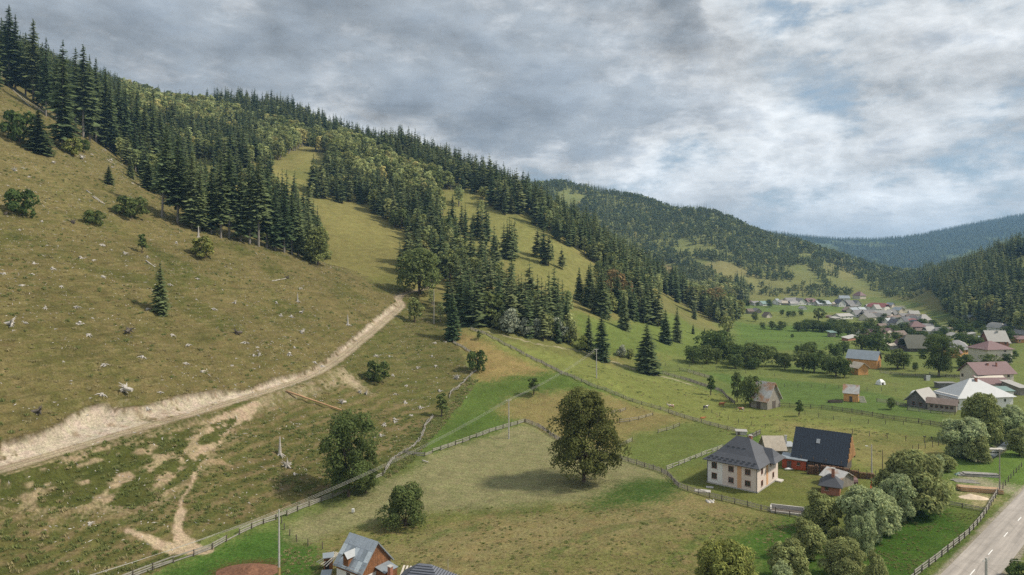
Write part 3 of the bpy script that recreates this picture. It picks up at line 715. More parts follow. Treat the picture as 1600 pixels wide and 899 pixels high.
# ------------------------------------------------------------------ trees one can point at
T = tree_px
rgc = np.random.default_rng(9)
proto('gully_tree', *broadleaf(rgc, 16, 13, .06, 34, 170, .6, 'round', nl=10, trunk=.3, lob=2.0), LEAF_M, h=16)
proto('crest_tree', *broadleaf(rgc, 16, 10, .04, 34, 170, .55, 'bell', nl=10, trunk=.3, lob=1.8), LEAF_M, h=16)
T('spruce_open0', 250, 490, 410, 'lone young dark spruce standing in the middle of the stump-dotted slope', wide=1.05)
T('spruce_open1', 707, 529, 458, 'dark spruce at the corner of the fence where the logged slope meets the tan field', wide=1.1)
T('spruce_open2', 1011, 582, 506, 'broad dark spruce at the end of the pale farm track, beside the long meadow', wide=1.45)
T('spruce_open0', 940, 562, 488, 'taller of two spruces behind the meadow power pole', wide=1.2)
T('spruce_open1', 920, 548, 492, 'shorter and left of the two spruces behind the meadow power pole')
T('spruce_open2', 1040, 537, 484, 'left of the two spruces standing together on the green lower slope', wide=1.15)
T('spruce_open0', 1058, 535, 480, 'right of the two spruces standing together on the green lower slope', wide=1.0)
T('spruce_open1', 170, 288, 258, 'small bushy spruce alone high on the logged slope below the forest edge', wide=1.5)
T('spruce_open2', 60, 238, 172, 'wide dark spruce near the top left corner of the slope', wide=1.7)
T('bush0', 30, 222, 176, 'rounded dark tree left of the wide spruce near the top left', name='broadleaf_tree', wide=.8)
T('bush0', 33, 338, 297, 'round dark broadleaf tree at the left edge of the slope', name='broadleaf_tree', wide=.8)
T('bush0', 147, 351, 329, 'low dark bush with a shadow, alone on the upper slope', name='bush', cat='bush')
T('bush0', 205, 341, 308, 'wide spreading bush below the forest edge on the upper slope', name='bush', cat='bush', wide=1.1)
T('bush1', 318, 403, 370, 'yellow-green bush below the tall spruces on the crest', name='bush', cat='bush', wide=1.2)
T('sapling0', 222, 396, 364, 'slim young tree on the upper slope above the lone spruce', name='broadleaf_tree')
T('spruce_open0', 204, 278, 244, 'small spruce at the forest edge above the stumps', wide=1.2)
T('spruce_open1', 232, 298, 250, 'bushy spruce at the forest edge left of the leaning tall trunk', wide=1.6)
T('bush1', 114, 243, 216, 'light green bush among fallen wood below the forest edge', name='bush', cat='bush')
T('bush0', 129, 237, 218, 'small dark bush right of the light green bush below the forest edge', name='bush', cat='bush', wide=.8)
T('bush0', 590, 598, 565, 'dark bush alone below the dirt track spur', name='bush', cat='bush', wide=.85)
T('bush0', 745, 580, 549, 'dark round bush on the fence between logged slope and tan field', name='bush', cat='bush', wide=.75)
T('sapling0', 690, 652, 613, 'dark conical bush on the old fence beside the bright green strip', name='bush', cat='bush', wide=1.15)
T('sapling0', 833, 617, 589, 'lone round bush between the green strip and the tan field', name='bush', cat='bush', wide=1.5)
T('sapling0', 748, 532, 516, 'tiny sapling on the tan field near the fence corner spruce', name='sapling', cat='sapling')
T('sapling0', 1111, 618, 586, 'small tree in the meadow beside the picket fence', name='broadleaf_tree', wide=1.0)
T('sapling0', 1249, 651, 624, 'small orchard tree in front of the long dark fence, right of the grey barn', name='broadleaf_tree', wide=1.1)
T('orchard0', 1172, 636, 588, 'right dark tree leaning over the grey barn', wide=.75)
T('orchard1', 1152, 628, 583, 'left dark tree behind the grey barn', wide=.6)
# crest trees, tall with bare lower trunks
edge = [(253,340,197,1,1.0),(278,348,212,0,1.35),(300,358,236,2,1.2),(312,362,262,2,1.1),(330,365,262,2,1.2),(345,372,238,0,1.1),(358,372,232,1,1.15),(376,378,258,2,1.1),(390,382,250,0,1.1),
        (404,385,246,1,1.1),(417,388,262,0,1.15),(430,392,290,2,1.2),(444,395,286,0,1.15),(456,398,300,1,1.1),(466,400,306,2,1.1)]
for i, (bx, by, tp, k, w) in enumerate(edge):
    lab = {0: 'tall spruce with a long bare leaning trunk, first of the row on the crest', 1: 'broad dark spruce second in the row along the crest, dense almost to the ground'}.get(i, ORD[i] + ' tall spruce from the left in the row along the crest of the logged slope')
    T('spruce_edge%d' % k, bx, by, tp, lab, wide=w, group='tall spruces in the row along the crest', tilt=.045 if i == 0 else 0)
T('crest_tree', 497, 414, 352, 'bushy green broadleaf tree ending the row of spruces on the crest', wide=1.15)
T('spruce_open1', 484, 408, 342, 'last pointed spruce in the crest row beside the bushy green tree', wide=1.0)
T('bush1', 333, 352, 318, 'yellowish bush hidden among the spruce trunks on the crest', name='bush', cat='bush')
# edge of the wood at the top left
rr_ = random.Random(5)
left = [(2,120,28),(14,136,10),(24,142,25),(40,150,52),(52,160,32),(66,170,68),(72,182,60),(98,232,66),(88,190,90),(118,205,76),(130,215,72),(140,220,88),(150,222,92),(165,230,108),(172,236,128),(186,240,122),(196,246,140),
        (205,246,148),(214,252,142),(226,262,160),(238,272,166),(240,262,156),(250,268,172),(262,280,180)]
for i, (bx, by, tp) in enumerate(sorted(left)):
    T('spruce_edge%d' % (i % 3), bx, by, tp, ORD[i] + ' tall ragged spruce from the left along the wood edge at the top left', wide=rr_.uniform(.85, 1.1), group='tall ragged spruces at the top left forest edge')
# mixed trees at the top of the gully
T('gully_tree', 655, 460, 388, 'big olive broadleaf tree at the mouth of the gully', wide=1.25)
T('birch_mid0', 675, 478, 452, 'pale green young tree behind the utility pole at the track end', wide=1.4)
T('broad_mid1', 648, 504, 466, 'green bushy tree just below the bend of the track', wide=1.1)
T('birch_mid1', 688, 503, 470, 'pale feathery tree left of the fence corner spruce', wide=1.0)
for i, (bx, by, tp, w, k) in enumerate([(797,522,484,1.0,0),(821,526,498,.9,0),(842,529,500,1.0,0),(870,532,498,1.1,0),(776,514,490,1.0,1),(855,530,492,.8,1),(888,536,500,.9,1)]):
    T('pale_bush%d' % k, bx, by, tp, ['tall pale silver willow bush', 'olive willow bush'][k] + [' leftmost beside the farm track', ', second silver one along the farm track', ', third silver one along the farm track', ', rightmost silver one along the farm track',
      ' left of all silver willows by the farm track', ' between the silver willows by the farm track', ' right of all silver willows by the farm track'][i], name='willow_bush', cat='bush', wide=w)
T('spruce_open0', 885, 533, 462, 'tall faded green spruce at the right end of the silver willows', wide=.85)
T('pale_bush0', 971, 558, 540, 'small silver bush left of the broad spruce', name='willow_bush', cat='bush'); T('pale_bush1', 985, 560, 545, 'small grey-green bush against the broad spruce', name='willow_bush', cat='bush')
T('bush1', 910, 547, 525, 'yellowish bush left of the two pole spruces', name='bush', cat='bush')
for i, (bx, by, tp, w) in enumerate([(958,474,424,1.3),(945,480,440,1.0),(978,476,440,1.1),(995,468,440,1.2),(1006,480,448,1.0),(1115,490,452,1.3),(1125,486,458,1.1)]):
    T('orange_mid0', bx, by, tp, ['orange-brown autumn tree, highest and leftmost in the forest edge', 'orange autumn tree left of the highest orange one', 'rusty orange tree between dark spruces', 'wide orange tree right of the dark spruces', 'small orange-brown tree at the right of the autumn group',
      'large orange-green tree near the valley end of the wood', 'rusty tree right of the large orange-green one near the valley end'][i], wide=w * .8, name='autumn_tree')
for i, (bx, by, tp, w) in enumerate([(965,490,425,1),(920,480,415,1.1),(905,470,418,.9),(990,500,450,1),(975,515,455,1),(1020,500,468,1),(1028,490,462,1),(940,495,420,1.2),(1085,499,475,1),(1083,522,506,1.1),(1101,521,512,1)]):
    T('spruce_open%d' % (i % 3), bx, by, tp, 'dark spruce at the lower forest edge above the green slope', wide=w, group='spruces at the lower forest edge')
for i, (bx, by, tp, w) in enumerate([(1133,497,470,1),(1140,500,476,1),(1136,522,492,1),(1128,505,480,.9),(1150,497,478,1),(1145,508,490,.8),(1138,522,508,.8),(1120,500,484,1),(1107,497,478,1)]):
    T('broad_mid%d' % (i % 3), bx, by, tp, 'green broadleaf tree at the toe of the wooded hill by the valley meadows', wide=w, group='broadleaf trees at the toe of the hill')
# big maple, ash and the cherry near the field
rgh = np.random.default_rng(3)
proto('hero_maple', *broadleaf(rgh, 22, 21, .04, 74, 360, .40, 'bell', nl=16, trunk=.42, lob=2.25), LEAF_B, h=22)
proto('hero_ash', *broadleaf(rgh, 18, 14, .06, 50, 330, .38, 'round', nl=14, trunk=.35, lob=1.9), LEAF_D, h=18)
proto('hero_cherry', *broadleaf(rgh, 7.5, 8.6, .04, 26, 330, .32, 'wide', nl=10, trunk=.2, lob=1.35), LEAF_D, h=7.5)
T('hero_maple', 912, 753, 606, 'huge brownish-green maple with several trunks in the mown field', wide=1.0)
T('hero_ash', 545, 776, 644, 'large dark green tree with yellowing leaves by the lower fence', wide=.92)
T('hero_ash', 572, 770, 715, 'dark bushy tree at the right foot of the large tree by the lower fence', wide=1.1)
T('hero_cherry', 633, 822, 760, 'round dark green tree behind the wooden house with the metal roof')
# willows along the stream, bottom right
proto('willow_a', *broadleaf(rgh, 10, 11, .02, 46, 330, .36, 'wide', elong=1.9, hang=.35, nl=10, trunk=.22, lob=1.55), LEAF_WG, h=10)
proto('willow_b', *broadleaf(rgh, 9, 9, .02, 40, 330, .34, 'round', elong=1.9, hang=.25, nl=10, trunk=.2, lob=1.4), LEAF_W, h=9)
proto('willow_c', *broadleaf(rgh, 8, 7, .02, 30, 300, .33, 'round', elong=1.6, hang=.2, nl=12, trunk=.16, lob=1.1), LEAF_WG, h=8)
proto('green_a', *broadleaf(rgh, 8, 9, .02, 38, 300, .34, 'wide', elong=1.2, nl=8, trunk=.2, lob=1.3), LEAF_Y, h=8)
W = [('willow_a',1423,800,708,1.0,'largest rounded olive willow beside the red fence panel'),
     ('willow_b',1402,812,742,.8,'silvery willow in front of the largest olive willow'),
     ('willow_b',1350,842,764,1.0,'windblown silvery willow with bright leaf undersides in the middle of the row'),
     ('willow_b',1380,832,775,.95,'pale willow right of the windblown silvery one'),
     ('willow_c',1284,828,770,1.1,'thin grey-olive willow next to the stone pit in the yard'),
     ('willow_c',1262,872,812,1.0,'olive bush left of the row of willows, above the grey one'),
     ('willow_a',1318,905,845,1.0,'dark olive willow at the bottom of the row'),
     ('willow_c',1308,862,822,.9,'rounded yellowish olive willow between the thin one and the bottom one'),
     ('willow_b',1350,870,806,.6,'slim silver shoot rising in front of the dark willows'),
     ('willow_c',1234,912,848,1.15,'grey-olive bush at the bottom edge left of the willow row'),
     ('willow_b',1222,925,880,.8,'bright silver tips of a bush at the bottom edge of the photo'),
     ('green_a',1135,930,849,1.0,'bright yellow-green round tree cut by the bottom edge'),
     ('willow_c',1370,925,864,.6,'thin bush with brown tips beside the bright green paddock'),
     ('willow_b',1508,716,656,1.1,'pale windblown willow below the house with the metal hip roof'),
     ('willow_c',1527,722,678,1.0,'dense grey-green willow by the stream bridge'),
     ('willow_a',1535,690,618,.72,'dark green willow in front of the metal hip roof house'),
     ('willow_b',1578,690,636,.9,'pale willow at the right edge above the stream'),
     ('willow_c',1478,736,710,1.3,'low grey-green bush at the end of the board pile'),
     ('willow_b',1462,745,712,.8,'soft silver bush behind the largest willow'),
     ('willow_c',1592,712,668,.9,'green willow at the right edge near the stream'),
     ('bush0',1592,905,878,1.1,'dark bush at the bottom right corner beside the road')]
for k, bx, by, tp, w, lab in W: T(k, bx, by, tp, lab, wide=w, name='willow_tree' if 'willow' in k else None)
# orchard and valley trees
O = [(1083,568,540,1),(1104,569,540,1),(1120,568,545,.8),(1115,560,517,1.25),(1130,556,524,1),(1155,570,540,1.1),(1185,572,538,1.2),(1142,560,536,1),(1172,558,536,1),(1205,560,541,.9),(1226,578,552,.9),
     (1255,580,550,1.1),(1272,582,552,1.1),(1284,572,548,1),(1268,556,535,1),(1258,558,538,.8),(1246,556,540,.8),(1296,583,560,1),(1306,588,556,1.1),(1320,590,562,.9),(1305,560,538,1),(1318,555,534,.9),
     (1346,548,523,1.1),(1372,552,522,1.4),(1362,546,525,1),(1402,577,546,1.1),(1412,576,552,.9),(1430,580,566,.7),(1512,588,555,1.0),(1418,548,536,.9),(1535,562,550,1.4),(1500,556,540,1),(1515,540,524,1.3),
     (1440,556,546,1),(1350,530,512,1),(1330,528,510,1),(1310,526,508,1.1),(1295,520,505,1),(1260,518,504,1),(1248,518,506,1),(1270,517,500,1.1),(1285,519,504,1),(1320,517,502,1),(1340,520,504,1.1),(1360,516,498,1.2),
     (1232,496,486,1),(1240,495,486,1),(1252,494,485,.9),(1222,493,484,.8),(1206,515,502,1),(1192,515,504,.8),(1222,515,502,1),(1218,516,508,1.3),(1180,503,488,.7),(1440,512,498,1.2),(1458,516,500,1),(1475,528,512,1),(1395,524,508,1),
     (1425,530,514,1),(1372,530,510,1.1),(1405,508,496,1),(1382,500,490,1),(1464,534,518,1.1),(1490,515,497,1.1),(1238,528,522,1),(1212,560,548,.8)]
for i, (bx, by, tp, w) in enumerate(O):
    w *= 1.12
    T('orchard%d' % (i % 3), bx, by, tp, 'small dark fruit tree in the gardens and pastures of the valley', wide=w, group='orchard trees scattered through the valley', name='fruit_tree')
rv = random.Random(17)
for (x0, x1, y0, y1, n) in ((1335, 1400, 508, 530, 16), (1400, 1480, 512, 548, 16), (1240, 1345, 509, 520, 22), (1470, 1600, 510, 545, 14), (1150, 1320, 476, 481, 14), (1120, 1240, 558, 580, 8), (1480, 1600, 560, 600, 6)):
    for k in range(n):
        by = rv.uniform(y0, y1); hpx = rv.uniform(4, 8) * FOC / at((x0 + x1) / 2, by).y
        T('orchard%d' % rv.randrange(3), rv.uniform(x0, x1), by, by - hpx, 'bushy green tree or hedge shrub among the village gardens', wide=rv.uniform(1.1, 1.6), group='garden trees and hedges of the village', name='garden_tree', parts=False)
T('hero_ash', 1467, 588, 522, 'tall spreading tree in front of the brown cottage in the village', wide=1.0)
T('broad_mid0', 1279, 502, 481, 'single round tree in the middle of the valley pasture', wide=1.45)
T('orchard2', 1392, 640, 622, 'bushy shrub left of the curved grey path by the small barn', name='bush', cat='bush', wide=.8)

# ------------------------------------------------------------------ forests
def jitter_grid(x0, x1, y0, y1, sp, rng):
    gx, gy = np.meshgrid(np.arange(x0, x1, sp), np.arange(y0, y1, sp))
    return gx.ravel() + rng.uniform(-.5, .5, gx.size) * sp * .9, gy.ravel() + rng.uniform(-.5, .5, gx.size) * sp * .9
def vis_clear(x, y, z, n=36):
    """height by which the line of sight from the camera clears the ground on its way to (x, y, z)"""
    c = np.full(x.shape, 1e9)
    for k in np.linspace(.12, .985, n): c = np.minimum(c, CAM_Z + (z - CAM_Z) * k - H(x * k, y * k))
    return c
def pxmask(x, y, polys, wp=26):
    z = H(x, y); px_, py_ = to_px(x, y, z); m = np.zeros(x.shape, bool)
    for p in polys: m |= in_poly(px_ + (fbm(x / 12, y / 12, 71, 3) * wp), py_ + fbm(x / 12, y / 12, 72, 3) * wp * .45, p)
    return m
CLEAR = [[(462,306),(520,320),(560,318),(600,343),(655,378),(650,405),(625,420),(628,450),(645,462),(610,470),(520,425),(500,380)],
         [(415,262),(478,228),(522,248),(505,285),(472,320),(430,312)],
         [(300,248),(350,256),(420,262),(420,280),(370,276),(300,285)], [(262,140),(278,140),(278,151),(262,151)], [(308,145),(332,145),(332,166),(308,166)],
         [(884,476),(935,490),(990,500),(1050,520),(1080,540),(1140,560),(1160,600),(900,600),(820,540),(740,516),(700,520),(640,475),(700,508),(800,528),(892,540)],
         [(1015,465),(1045,462),(1140,515),(1160,560),(1060,540),(1020,485)],
         [(885,440),(900,470),(890,480),(870,470)]]
SPARSE = [[(676,300),(735,300),(790,334),(820,334),(866,372),(905,392),(950,424),(955,462),(925,470),(905,500),(870,490),(835,478),(790,462),(735,425),(690,372)]]
FARCLR = [[(1066,406),(1085,399),(1122,403),(1176,427),(1178,442),(1120,436),(1090,432)],[(1136,430),(1170,430),(1205,432),(1255,447),(1300,462),(1310,472),(1150,476),(1136,448)],
          [(1030,378),(1060,370),(1095,380),(1132,394),(1156,402),(1150,408),(1105,404),(1060,398)],[(1022,415),(1050,412),(1062,430),(1045,444),(1020,440)],
          [(1225,418),(1264,413),(1292,440),(1290,452),(1246,444)],[(1280,411),(1306,413),(1347,438),(1385,462),(1380,470),(1318,466),(1292,446)],[(1246,396),(1268,396),(1272,410),(1248,410)],
          [(886,279),(935,280),(950,298),(900,294)],[(868,300),(895,296),(915,306),(905,326),(872,320)],[(1130,462),(1400,466),(1400,490),(1130,490)]]
FORCE = [[(1055,404),(1070,402),(1110,424),(1160,450),(1152,460),(1100,440)],[(1085,396),(1150,402),(1200,420),(1196,428),(1150,412),(1088,404)],[(1165,424),(1230,432),(1228,440),(1170,434)],[(1150,452),(1220,458),(1215,466),(1150,462)],
         [(1262,412),(1276,410),(1300,446),(1290,452)],[(1225,452),(1330,456),(1330,466),(1240,468)]]
DECID = [[(170,110),(300,125),(310,190),(200,185)],[(420,200),(560,232),(680,292),(770,350),(700,352),(600,300),(480,268),(400,240)],[(200,165),(300,165),(400,195),(330,215),(210,190)],[(820,420),(870,430),(880,470),(840,470)],[(1060,450),(1150,450),(1150,500),(1080,480)]]
def forest_points():
    rng = np.random.default_rng(21); L = []
    def add(x, y, kind, h, w): L.append(np.stack([x, y, kind, h, w], 1))
    # near and mid hill
    for (y0, y1, sp) in ((300, 560, 5.9), (560, 800, 6.5), (800, 1000, 8.0)):
        x, y = jitter_grid(-760, 330, y0, y1, sp, rng); k = np.abs(x) < (y * .78 + 60); x, y = x[k], y[k]
        z = base_h(x, y); inv = in_poly(x, y, fgp); k = (z > 3.5) & ~inv & (x < 60 + y * .28); x, y = x[k], y[k]
        px_, py_ = to_px(x, y, H(x, y))
        clr = pxmask(x, y, CLEAR); sp_ = pxmask(x, y, SPARSE)
        cl = fbm(x / 16, y / 16, 81, 2)
        keep = ~clr & (~sp_ | (cl > .20)) & (fbm(x / 20, y / 20, 82, 3) > -.3)
        # hidden ground right behind the crest stays open
        keep &= ~((y < 372) & (x < -30) & (x > -125))
        x, y = x[keep], y[keep]; dec = pxmask(x, y, DECID); pn = fbm(x / 26, y / 26, 83, 3)
        pd = np.where(dec, .84, .2) + pn * 1.1
        isd = rng.random(len(x)) < pd
        hs = np.where(isd, rng.uniform(11, 17, len(x)) + 3 * dec, rng.uniform(14, 28, len(x)) * (1 + .35 * fbm(x / 30, y / 30, 84, 2)) - 5 * dec)
        kind = np.where(isd, rng.choice([4, 5, 6, 7, 8], len(x), p=[.12, .11, .11, .33, .33]), rng.choice([0, 1, 2, 3], len(x), p=[.32, .28, .25, .15]))
        add(x, y, kind, hs, rng.uniform(1.0, 1.3, len(x)))
    # small wood left above the logged slope
    x, y = jitter_grid(-470, -130, 330, 470, 5.0, rng); px_, py_ = to_px(x, y, H(x, y)); inn = in_poly(x, y, fgp)
    k = inn & ((py_ < 118 + (px_ * .62)) | (px_ < -5)) & (y > 340) & (px_ < 262); x, y = x[k], y[k]
    add(x, y, rng.choice([0, 1, 2], len(x)), rng.uniform(20, 32, len(x)), rng.uniform(.8, 1., len(x)))
    # far hill
    x, y = jitter_grid(-300, 1000, 880, 1850, 8.2, rng); z = base_h(x, y); k = (z > 5) & (x > (y - 1000) * -.35 - 50) & ~((x < 60 + y * .28) & (y < 1000)); x, y = x[k], y[k]
    clr = pxmask(x, y, FARCLR, 6); low = np.clip((1150 - y) / 250, 0, 1); cl = fbm(x / 30, y / 30, 91, 3)
    keep = (~clr | (cl > .24) | (pxmask(x, y, FORCE, 5) & (cl > -.2))) & (cl + .5 - low * .22 > .12); x, y = x[keep], y[keep]
    pn = fbm(x / 60, y / 60, 92, 3); isd = rng.random(len(x)) < .42 + pn * 1.4
    add(x, y, np.where(isd, rng.choice([10, 11, 12], len(x), p=[.45, .35, .2]), 9), np.where(isd, rng.uniform(9, 14, len(x)), rng.uniform(12, 22, len(x))) * (1 - .3 * low[keep]), rng.uniform(.9, 1.2, len(x)))
    # right-hand hill
    x, y = jitter_grid(300, 1100, 380, 1300, 6.8, rng); z = base_h(x, y)
    right = (x > 250 + (y - 350) * .55) & (z > 2.5); k = right & (x < y * .95 + 40); x, y, z = x[k], y[k], z[k]; px_, py_ = to_px(x, y, H(x, y))
    mead = in_poly(px_, py_, [(1548,425),(1570,412),(1620,392),(1680,380),(1680,440),(1590,437)])
    x, y, z = x[~mead], y[~mead], z[~mead]
    isd = rng.random(len(x)) < np.where(z < 9, .6, .22) + fbm(x / 30, y / 30, 93, 3) * .8
    add(x, y, np.where(isd, rng.choice([4, 5, 6, 7], len(x)), rng.choice([0, 1, 2, 3], len(x))), np.where(isd, rng.uniform(10, 16, len(x)), rng.uniform(18, 30, len(x))), rng.uniform(.9, 1.15, len(x)))
    # blue mountains
    x, y = jitter_grid(600, 4600, 2900, 5400, 24, rng); k = (x > y * .22) & (x < y * .85) & (H(x, y) > 30) & (fbm(x / 160, y / 260, 45, 4) < .16); x, y = x[k], y[k]
    add(x, y, np.full(len(x), 13), rng.uniform(20, 30, len(x)), rng.uniform(1.5, 2.2, len(x)))
    return np.concatenate(L)
FKEYS = ['spruce_mid0','spruce_mid1','spruce_mid2','spruce_mid3','broad_mid0','broad_mid1','broad_mid2','birch_mid0','birch_mid1','spruce_far0','broad_far0','broad_far1','birch_far0','spruce_far1']
FP = forest_points()
fx, fy = FP[:, 0], FP[:, 1]; fz = H(fx, fy); fh = FP[:, 3]
clear = vis_clear(fx, fy, fz + fh)
kk = clear > -14 - (fy > 2500) * 30; FP, fx, fy, fz, fh, clear = FP[kk], fx[kk], fy[kk], fz[kk], fh[kk], clear[kk]
fpx, fpy = to_px(fx, fy, fz + fh * .6)
vis = (clear > fh * -.45) & (fpx > 0) & (fpx < 1600) & (fpy > 0) & (fpy < 899)
size = np.where(vis, fh / fy, 0)
issp = np.isin(FP[:, 2], [0, 1, 2, 3, 9, 13])
single = np.zeros(len(FP), bool)
for msk, n in ((issp, 240), (~issp, 190)):
    idx = np.nonzero(msk)[0]; idx = idx[np.argsort(-size[idx])][:n]; single[idx] = True
def region_of(x, y, px_):
    if px_ > 1380: return 'right'
    if x < -130 and y < 470: return 'left'
    return 'mid' if y < 1000 else 'far'
RL = {'right': ('on the forested hill behind the village at the right', 'forest trees on the right-hand hill'), 'left': ('inside the wood above the left slope', 'forest trees above the left slope'),
      'mid': ('in the mixed forest on the long middle hill', 'forest trees on the middle hill'), 'far': ('on the far wooded hill', 'forest trees on the far hill')}
for i in np.nonzero(single)[0]:
    key = FKEYS[int(FP[i, 2])]; a, gname = RL[region_of(fx[i], fy[i], fpx[i])]
    kd = 'dark spruce' if 'spruce' in key and key != 'spruce_mid3' else ('lighter green spruce' if key == 'spruce_mid3' else ('pale birch-like tree' if 'birch' in key else 'green broadleaf tree'))
    tree(key, (fx[i], fy[i], fz[i] - .2), fh[i], kd + ' ' + a, group=kd + 's, ' + gname, parts=size[i] > .034, wide=FP[i, 4])
# all the remaining trees of the woods: one object, real trees set out by geometry nodes
def instancer(name, keys, P, kinds):
    me = bpy.data.meshes.new(name); me.vertices.add(len(P)); me.vertices.foreach_set('co', P[:, :3].astype(np.float32).ravel())
    a = me.attributes.new('kind', 'INT', 'POINT'); a.data.foreach_set('value', kinds.astype(np.int32))
    a = me.attributes.new('scl', 'FLOAT_VECTOR', 'POINT'); a.data.foreach_set('vector', P[:, 3:6].astype(np.float32).ravel())
    a = me.attributes.new('rot', 'FLOAT_VECTOR', 'POINT'); a.data.foreach_set('vector', P[:, 6:9].astype(np.float32).ravel())
    o = link(bpy.data.objects.new(name, me)); tag(o, kind='stuff')
    ng = bpy.data.node_groups.new(name, 'GeometryNodeTree'); ng.interface.new_socket('Geometry', in_out='INPUT', socket_type='NodeSocketGeometry')
    ng.interface.new_socket('Geometry', in_out='OUTPUT', socket_type='NodeSocketGeometry'); N = ng.nodes
    gi = N.new('NodeGroupInput'); go = N.new('NodeGroupOutput'); ins = N.new('GeometryNodeInstanceOnPoints'); gj = N.new('GeometryNodeJoinGeometry')
    ng.links.new(gi.outputs[0], ins.inputs['Points'])
    for k in reversed(keys):
        ob = bpy.data.objects.get('model_' + k) or bpy.data.objects.new('model_' + k, PROTO[k][2])
        ob.use_fake_user = True
        oi = N.new('GeometryNodeObjectInfo'); oi.inputs['Object'].default_value = ob
        oi.inputs['As Instance'].default_value = True; ng.links.new(oi.outputs['Geometry'], gj.inputs[0])
    ng.links.new(gj.outputs[0], ins.inputs['Instance']); ins.inputs['Pick Instance'].default_value = True
    for nm, sock, dt in (('kind', 'Instance Index', 'INT'), ('scl', 'Scale', 'FLOAT_VECTOR'), ('rot', 'Rotation', 'FLOAT_VECTOR')):
        na = N.new('GeometryNodeInputNamedAttribute'); na.data_type = dt; na.inputs[0].default_value = nm
        ng.links.new(na.outputs[0], ins.inputs[sock])
    ng.links.new(ins.outputs[0], go.inputs[0])
    md = o.modifiers.new('trees', 'NODES'); md.node_group = ng
    return o
def forest_object(name, m, label):
    if not m.any(): return
    idx = np.nonzero(m)[0]; kinds = FP[idx, 2].astype(int)
    hs = fh[idx] / np.array([PROTO[k][3] for k in FKEYS])[kinds]; w = FP[idx, 4]; rng = np.random.default_rng(5)
    P = np.stack([fx[idx], fy[idx], fz[idx] - .2, hs * w, hs * w, hs, rng.normal(0, .02, len(idx)), rng.normal(0, .02, len(idx)), rng.random(len(idx)) * 6.283], 1)
    return tag(instancer(name, FKEYS, P, kinds), label, 'forest')
rest = ~single; isr = fx > 250 + (fy - 350) * .55
isr &= (fx > 280) & (fy < 1350) & (FP[:, 2] < 9)
forest_object('middle_hill_forest', rest & (FP[:, 2] < 9) & ~isr, 'mixed spruce and birch forest covering the long middle hill')
forest_object('far_hill_forest', rest & (FP[:, 2] >= 9) & (FP[:, 2] < 13), 'hazy mixed forest covering the far hill behind the village')
forest_object('right_hill_forest', rest & isr, 'dark forest on the hill behind the village at the right')
forest_object('mountain_forest', rest & (FP[:, 2] == 13), 'forest on the blue mountains closing the valley')
print('forest', len(FP), 'single', single.sum(), 'trees', tree_count[0])
# ------------------------------------------------------------------ air
def build_haze():
    x0, x1, y0, y1, z0, z1 = -9000, 9000, -60, 7800, -12, 480
    V = [(x, y, z) for z in (z0, z1) for y in (y0, y1) for x in (x0, x1)]
    F = [(0, 2, 3, 1), (4, 5, 7, 6), (0, 1, 5, 4), (2, 6, 7, 3), (0, 4, 6, 2), (1, 3, 7, 5)]
    me = bpy.data.meshes.new('haze'); me.from_pydata(V, [], F); me.update()
    mt = bpy.data.materials.new('haze'); mt.use_nodes = True; g = NT(mt.node_tree); g.n.clear()
    out = g.new('ShaderNodeOutputMaterial'); pv = g.new('ShaderNodeVolumePrincipled')
    pv.inputs['Color'].default_value = (.36, .64, 1.0, 1); pv.inputs['Density'].default_value = HAZE; pv.inputs['Anisotropy'].default_value = .1
    g.link(pv.outputs[0], out.inputs['Volume']); me.materials.append(mt)
    tag(link(bpy.data.objects.new('haze', me)), kind='stuff')
HAZE = 9.5e-5
build_haze()
